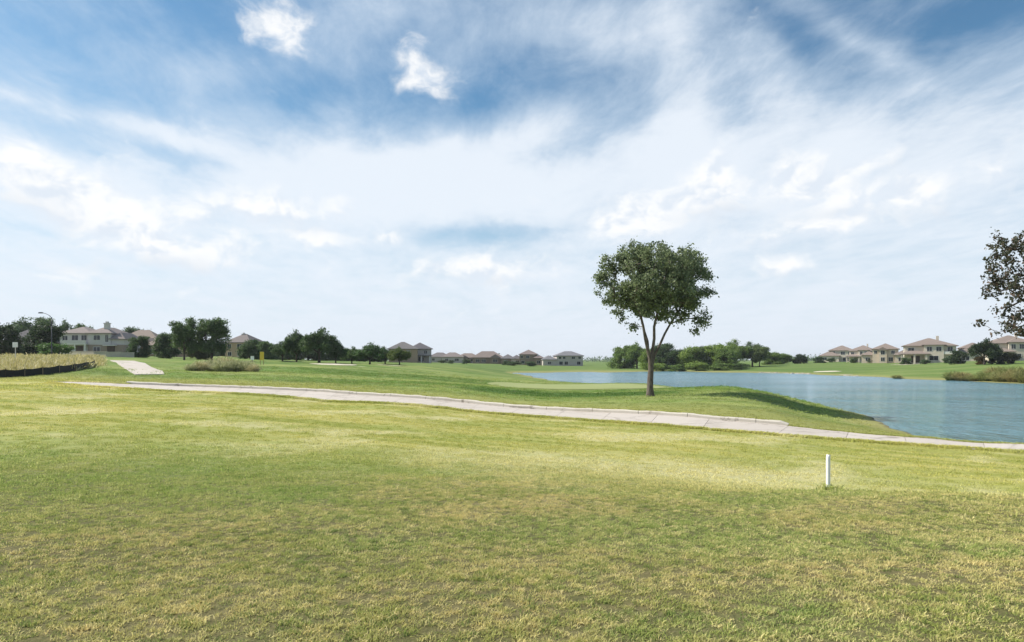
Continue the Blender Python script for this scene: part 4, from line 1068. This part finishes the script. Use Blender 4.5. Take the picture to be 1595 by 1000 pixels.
def house(label, px, d, rot, wings, wins=(), sides=(), chim=(), extra=None, wall='stucco', roof='roof_brown', tint=(1, 1, 1), rtint=(1, 1, 1), group=None, dz=0.0, scale=1.0):
    """wings: (x0,x1,y0,y1,z0,z1,pitch[,gable]) ; wins: (x,y,z,w,h) on faces towards -y ; sides: same on faces towards -x"""
    t = empty('house', at(px, d, dz), rot, (scale,) * 3)
    for w in wings:
        x0, x1, y0, y1, z0, z1, pit = w[:7]; gb = len(w) > 7 and w[7]
        o = MB().box(x0, x1, y0, y1, -1.5 if z0 == 0 else z0, z1 + .1).build('wall', M[wall], t); o.color = (*tint, 1)
        rf = MB().hip(x0, x1, y0, y1, z1, pit, .5, gb).build('roof', M[roof], t); rf.color = (*rtint, 1)
    for (x, y, z, w, h_) in wins: window(t, x, y, z, w, h_)
    for (x, y, z, w, h_) in sides: window(t, x, y, z, w, h_, -math.pi / 2)
    for (x, y, z0, z1) in chim:
        MB().box(x - .55, x + .55, y - .45, y + .45, z0, z1).box(x - .68, x + .68, y - .58, y + .58, z1, z1 + .18).box(x - .3, x + .3, y - .25, y + .25, z1 + .18, z1 + .55).build('chimney', M['siding'], t)
    if extra: extra(t)
    tag(t, label, 'house', group)
    return t
def boxpart(t, name, mat, *b):
    o = MB().box(*b).build(name, M[mat], t); return o
# big two storey house with the chimney
def ex_main(t):
    boxpart(t, 'wall', 'brick', -1.05, 7.2, -.86, 2, -1.5, 2.35)
    boxpart(t, 'balcony_floor', 'trim', -6.2, -1.0, -1.9, .02, 2.35, 2.6)
    boxpart(t, 'balcony_rail', 'siding', -6.2, -1.0, -1.9, -1.8, 2.6, 3.4)
    for x in (-6.0, -3.6, -1.25): boxpart(t, 'column', 'trim', x - .14, x + .14, -1.86, -1.58, -1.2, 2.35)
    boxpart(t, 'door', 'door', -4.4, -2.6, -.02, .02, 0, 2.1)
    boxpart(t, 'door', 'door', 3.4, 5.2, -.92, -.865, 0, 2.1)
    boxpart(t, 'awning', 'trim', 2.9, 5.7, -2.0, -.87, 2.1, 2.28)
house('large pale two storey house with a tall chimney and balcony behind the dry meadow', 147, 165, R(4), [(-8, -1, 0, 9, 0, 5.0, .42), (-1.0, 4.2, -.8, 9, 0, 5.0, .5), (4.2, 7.2, -.6, 8, 0, 3.6, .8)],
      [(-6.8, 0, 3.3, 1.2, 1.2), (-4.5, 0, 3.45, 1.5, 1.2), (-2.4, 0, 3.45, 1.2, 1.2), (1.0, -.8, 3.5, 1.5, 1.1), (3.3, -.8, 3.0, .7, 1.7), (1.0, -.86, .6, 1.5, 1.2), (-6.0, 0, .7, 1.4, 1.2)], chim=[(2.4, 1.2, 3, 7.5)], extra=ex_main, wall='siding', roof='roof_brown', tint=(.92, .92, .95), rtint=(1.15, 1.15, 1.2), dz=-.1)
house('house with dark grey roof half hidden by trees at far left', 40, 172, R(-6), [(-7, 7, 0, 8, 0, 2.8, .75), (-2.5, 4, -2, 2, 0, 2.5, .6, True)], [(-5, 0, .9, 1.5, 1.1), (.8, -2, .9, 1.8, 1.1), (5.3, 0, .9, 1.2, 1.1)], wall='brick', roof='roof_grey', tint=(.6, .55, .55), rtint=(.6, .6, .65))
house('house with a wide tan hip roof right of the chimney house', 212, 185, R(6), [(-6.5, 6.5, 0, 10, 0, 3.0, .72), (1.5, 6.0, -3, 2, 0, 2.7, .7, True)], [(-4, 0, .9, 1.6, 1.2), (-1.2, 0, .9, 1.2, 1.2), (3.8, -3, .9, 1.6, 1.2)], wall='brick', roof='roof_brown', tint=(1.3, 1.2, 1.1), rtint=(1.35, 1.3, 1.2))
house('small tan house partly hidden left of the twin tall trees', 248, 175, R(0), [(-4, 4, 0, 8, 0, 2.9, .6)], [(-1.8, 0, .9, 1.4, 1.2), (1.8, 0, .9, 1.4, 1.2)], wall='brick', tint=(1.5, 1.35, 1.15), rtint=(1.1, 1.05, 1.0))
house('two storey tan house with grey hip roof right of the twin tall trees', 372, 185, R(-14), [(-5.0, 4.0, 0, 8, 0, 4.6, .62), (3.5, 7.0, 1.5, 7, 0, 3.2, .6)], [(-3.4, 0, 3.0, 1.1, 1.2), (.2, 0, 2.9, 1.6, 1.3), (-3.3, 0, .5, 1.2, 1.2), (.4, 0, .5, 1.8, 1.3)], chim=[(-1, 4, 5, 7.4)], wall='brick', roof='roof_grey', tint=(1.55, 1.4, 1.15), rtint=(1.1, 1.02, 1.0), scale=.86)
house('hipped house behind the yellow green oak', 628, 215, R(10), [(-4.5, 4.5, 0, 8, 0, 4.2, .5)], [(-2.5, 0, 2.7, 1.2, 1.1), (1.5, 0, 2.7, 1.2, 1.1)], wall='brick', roof='roof_grey', tint=(1.3, 1.2, 1.05))
def ex_pat(t):
    for x in (-3.1, -.2, 2.6): boxpart(t, 'column', 'trim', x - .2, x + .2, -2.3, -1.95, -1, 2.4)
    boxpart(t, 'porch_roof', 'roof_grey', -3.6, 3.2, -2.5, .0, 2.4, 2.6)
house('two storey house with white porch columns ending the oak row', 656, 225, R(14), [(-3.4, 3.4, 0, 8, 0, 4.6, .55), (-7, -3.4, 1, 7, 0, 3.6, .55)], [(-1.6, 0, 3.1, 1.1, 1.1), (1.4, 0, 3.1, 1.1, 1.1), (0, 0, .6, 2.0, 1.4)], extra=ex_pat, wall='siding', roof='roof_grey', tint=(.75, .72, .7), rtint=(.8, .8, .85))
gf = 'row of far houses beyond the fairway'
far = [('leftmost low roof of the far house row', 684, 350, 0, [(-5.5, 5.5, 0, 8, 0, 2.7, .5)], [(-3, 0, .9, 1.4, 1.2), (2, 0, .9, 2, 1.2)], 'roof_grey', (1.0, .95, .95)),
       ('second low roof of the far house row', 705, 340, .1, [(-5.5, 5.5, 0, 8, 0, 2.8, .5)], [(-3, 0, .9, 1.4, 1.2), (2, 0, .9, 2, 1.2)], 'roof_brown', (1.05, 1.05, 1.1)),
       ('third low roof of the far house row', 727, 345, -.1, [(-6, 6, 0, 8, 0, 2.6, .5), (-3, 1, -2, 3, 0, 2.5, .5, True)], [(3, 0, .9, 1.6, 1.2)], 'roof_brown', (1.0, .95, .95)),
       ('wide brown roofed house in the middle of the far row', 760, 335, .05, [(-7.5, 7.5, 0, 9, 0, 2.9, .62), (1, 6, -2.5, 3, 0, 2.7, .6, True)], [(-5, 0, .8, 1.8, 1.3), (-2, 0, .8, 1.8, 1.3), (3.5, -2.5, .8, 2.2, 1.3)], 'roof_brown', (1.05, 1.0, 1.0)),
       ('narrow grey roof beside the wide brown house', 791, 330, 0, [(-3.4, 3.4, 0, 7, 0, 2.7, .55)], [(-1, 0, .8, 1.4, 1.2)], 'roof_grey', (.9, .9, .95)),
       ('small grey gable left of the tall far house', 806, 330, .1, [(-3, 3, 0, 7, 0, 2.6, .55)], [(0, 0, .8, 1.6, 1.2)], 'roof_grey', (.85, .85, .9)),
       ('tall two storey brick house of the far row', 826, 325, -.1, [(-5.2, 3, 0, 8, 0, 4.9, .5), (2, 6, -1.5, 6, 0, 3.2, .55)], [(-4, 0, 3.2, 1.1, 1.3), (-1.2, 0, 3.2, 1.5, 1.3), (-3.5, 0, .6, 1.6, 1.4), (4, -1.5, .6, 1.6, 1.4)], 'roof_brown', (.95, .9, .95)),
       ('long grey roofed two storey house at the right end of the far row', 882, 320, .12, [(-4.5, 8, 0, 9, 0, 4.6, .42), (-11, -4.5, 0, 8, 0, 2.8, .5)], [(-3, 0, 3.2, 1.2, 1.1), (-1, 0, 3.2, 1.2, 1.1), (3.4, 0, 3.2, 1.6, 1.1), (6.4, 0, 3.2, 1.2, 1.1), (-2.5, 0, .5, 1.6, 1.5), (0, 0, .5, 1.6, 1.5), (6, 0, .5, 1.6, 1.5), (-8, 0, .7, 1.6, 1.2)], 'roof_grey', (1.15, 1.2, 1.3))]
for lab, px, d, rot, wg, wn, rf, rt in far:
    house(lab, px, d, rot, wg, wn, wall='brick' if 'brick' in lab or 'brown' in lab else 'siding', roof=rf, rtint=rt, tint=(.8, .76, .74), group=gf)
gr_ = 'cream houses on the right shore'
def cream(lab, px, d, rot, v, sc=1.0, sx=1.0, tint=(1, 1, 1)):
    def ex(t):
        for x in (-7.6, -5.0, -2.6): boxpart(t, 'column', 'stucco', x - .2, x + .2, -2.9, -2.5, -1, 2.45)
        boxpart(t, 'door', 'door', -5.6, -3.8, -.03, .03, 0, 2.1)
        boxpart(t, 'balcony_rail', 'trim', .1, 3.4, -.9, -.8, 2.75, 3.5); boxpart(t, 'balcony_floor', 'stucco', .1, 3.4, -.9, -.005, 2.55, 2.75)
        MB().box(-.3, .3, 4.6, 5.3, 5, 8.6).build('chimney', M['stucco'], t)
    wg = [[(-7, 3.5, 0, 10, 0, 5.2, .46), (-7.8, -2.2, -2.7, 1, 2.45, 2.6, .42), (3.5, 9.5, .6, 9, 0, 2.8, .55), (-3, 1, -1.0, 4, 0, 5.5, .5)],
          [(-5, 4.5, 1, 10, 0, 5.4, .48), (-8.5, -1.0, -2.0, 5, 0, 2.8, .58), (4.5, 10, 0, 8, 0, 2.9, .55)],
          [(-6, 2, 0, 9, 0, 5.3, .5), (1.0, 7.5, -2.2, 8, 0, 3.0, .62), (-9.5, -5.0, 1, 8, 0, 3.0, .55), (-4, -1.5, -.8, 3, 0, 5.0, .6, True)]][v]
    wn = [[(-5.6, 0, 3.4, 1.2, 1.3), (-1.9, -1, 3.6, 1.0, 1.4), (0, -1, 3.6, 1.0, 1.4), (2.3, 0, 3.1, 1.0, 1.9), (-1, -1, .7, 1.8, 1.4), (2.4, 0, .7, .9, 1.4), (5.4, .6, .7, 1.4, 1.3), (7.8, .6, .7, 1.0, 1.3)],
          [(-3.2, 1, 4.1, 1.0, 1.0), (0.4, 1, 3.5, 1.6, 1.4), (3.0, 1, 3.5, 1.0, 1.4), (-6.6, -2, .8, 1.6, 1.3), (-3.2, -2, .8, 1.2, 1.3), (1.6, 1, .5, 2.2, 1.7), (6.2, 0, .8, 1.2, 1.3), (8.4, 0, .8, 1.2, 1.3)],
          [(-2.75, -.8, 3.3, 1.2, 1.5), (.4, 0, 3.6, 1.1, 1.2), (-5, 0, 3.6, .9, 1.2), (-2.75, -.8, .7, 1.2, 1.5), (-.3, 0, .6, 1.4, 1.6), (2.8, -2.2, .8, 1.4, 1.3), (5.4, -2.2, .8, 1.4, 1.3), (-7.5, 1, .8, 1.4, 1.3)]][v]
    x_ = (-7, -8.5, -9.5)[v]
    sd_ = [(x_, 3.0, .8, 1.4, 1.3)] + ([(x_, 2.5, 3.6, 1.2, 1.3), (x_, 6.5, 3.6, 1.6, 1.3), (x_, 7.5, .7, 1.2, 1.4)] if v == 0 else [])
    t = house(lab, px, d, rot, wg, wn, sd_, extra=ex if v == 0 else None, group=gr_, tint=tint, rtint=(1.0, .96, .94))
    t.scale = (sc * sx, sc, sc)
cream('leftmost cream house, brown hip roof above the sand bunker', 1311, 345, R(-30), 1, 1.05, 1.1)
cream('second cream house from the left along the right shore', 1349, 312, R(-34), 0, 1.0, 1.0, (1.08, 1.08, 1.08))
cream('third cream house from the left, with a double brown roof', 1389, 285, R(-30), 2, 1.08, 1.1, (.92, .88, .85))
cream('large cream two storey house left of the round dark shrub', 1462, 250, R(-28), 0, 1.15, 1.35)
cream('low cream house between the round shrub and the dark tree', 1520, 250, R(-24), 1, .85, 1.0, (1.1, 1.1, 1.1))
cream('cream house with balcony at the right frame edge', 1590, 205, R(-22), 0, .98, 1.1)

# low pale garden wall before the chimney house
gw_ = tag(empty('garden_wall', at(160, 128)), 'low pale stone garden wall in front of the chimney house', 'wall')
GO = Vector(gw_.location); pr = [(108, 134), (126, 132), (146, 130), (166, 129), (188, 130), (208, 132)]
for (p1, d1), (p2, d2) in zip(pr[:-1], pr[1:]):
    a, b = at(p1, d1) - GO, at(p2, d2) - GO; m = MB(); a.x += .01; b.x -= .01
    zt_ = max(a.z, b.z) + .85
    m.poly([(a.x, a.y, a.z - .4), (b.x, b.y, b.z - .4), (b.x, b.y + .3, b.z - .4), (a.x, a.y + .3, a.z - .4), (a.x, a.y, zt_), (b.x, b.y, zt_), (b.x, b.y + .3, zt_), (a.x, a.y + .3, zt_)],
           [(3,2,1,0),(4,5,6,7),(0,1,5,4),(1,2,6,5),(2,3,7,6),(3,0,4,7)]).build('wall_panel', M['stone'], gw_)
    m2 = MB().poly([(a.x, a.y - .05, zt_), (b.x, b.y - .05, zt_), (b.x, b.y + .35, zt_), (a.x, a.y + .35, zt_), (a.x, a.y - .05, zt_ + .1), (b.x, b.y - .05, zt_ + .1), (b.x, b.y + .35, zt_ + .1), (a.x, a.y + .35, zt_ + .1)],
           [(3,2,1,0),(4,5,6,7),(0,1,5,4),(1,2,6,5),(2,3,7,6),(3,0,4,7)]).build('coping', M['stone'], gw_)

# ------------------------------------------------------------------ air: thin even haze over the whole place
hm = bpy.data.materials.new('haze_air'); hm.use_nodes = True; hm.node_tree.nodes.clear()
HN = NT(hm.node_tree)
pv = HN.add('ShaderNodeVolumePrincipled', {'Color': (0.90, 0.94, 1.0, 1), 'Density': 0.00014, 'Anisotropy': 0.2})
ho = HN.add('ShaderNodeOutputMaterial'); HN.L.new(pv.outputs[0], ho.inputs['Volume'])
hb = MB().box(-4400, 4400, -4400, 4400, -6.0, 24.0).build('haze', hm)
tag(hb, 'thin pale haze in the air over the golf course', 'haze', kind='stuff')
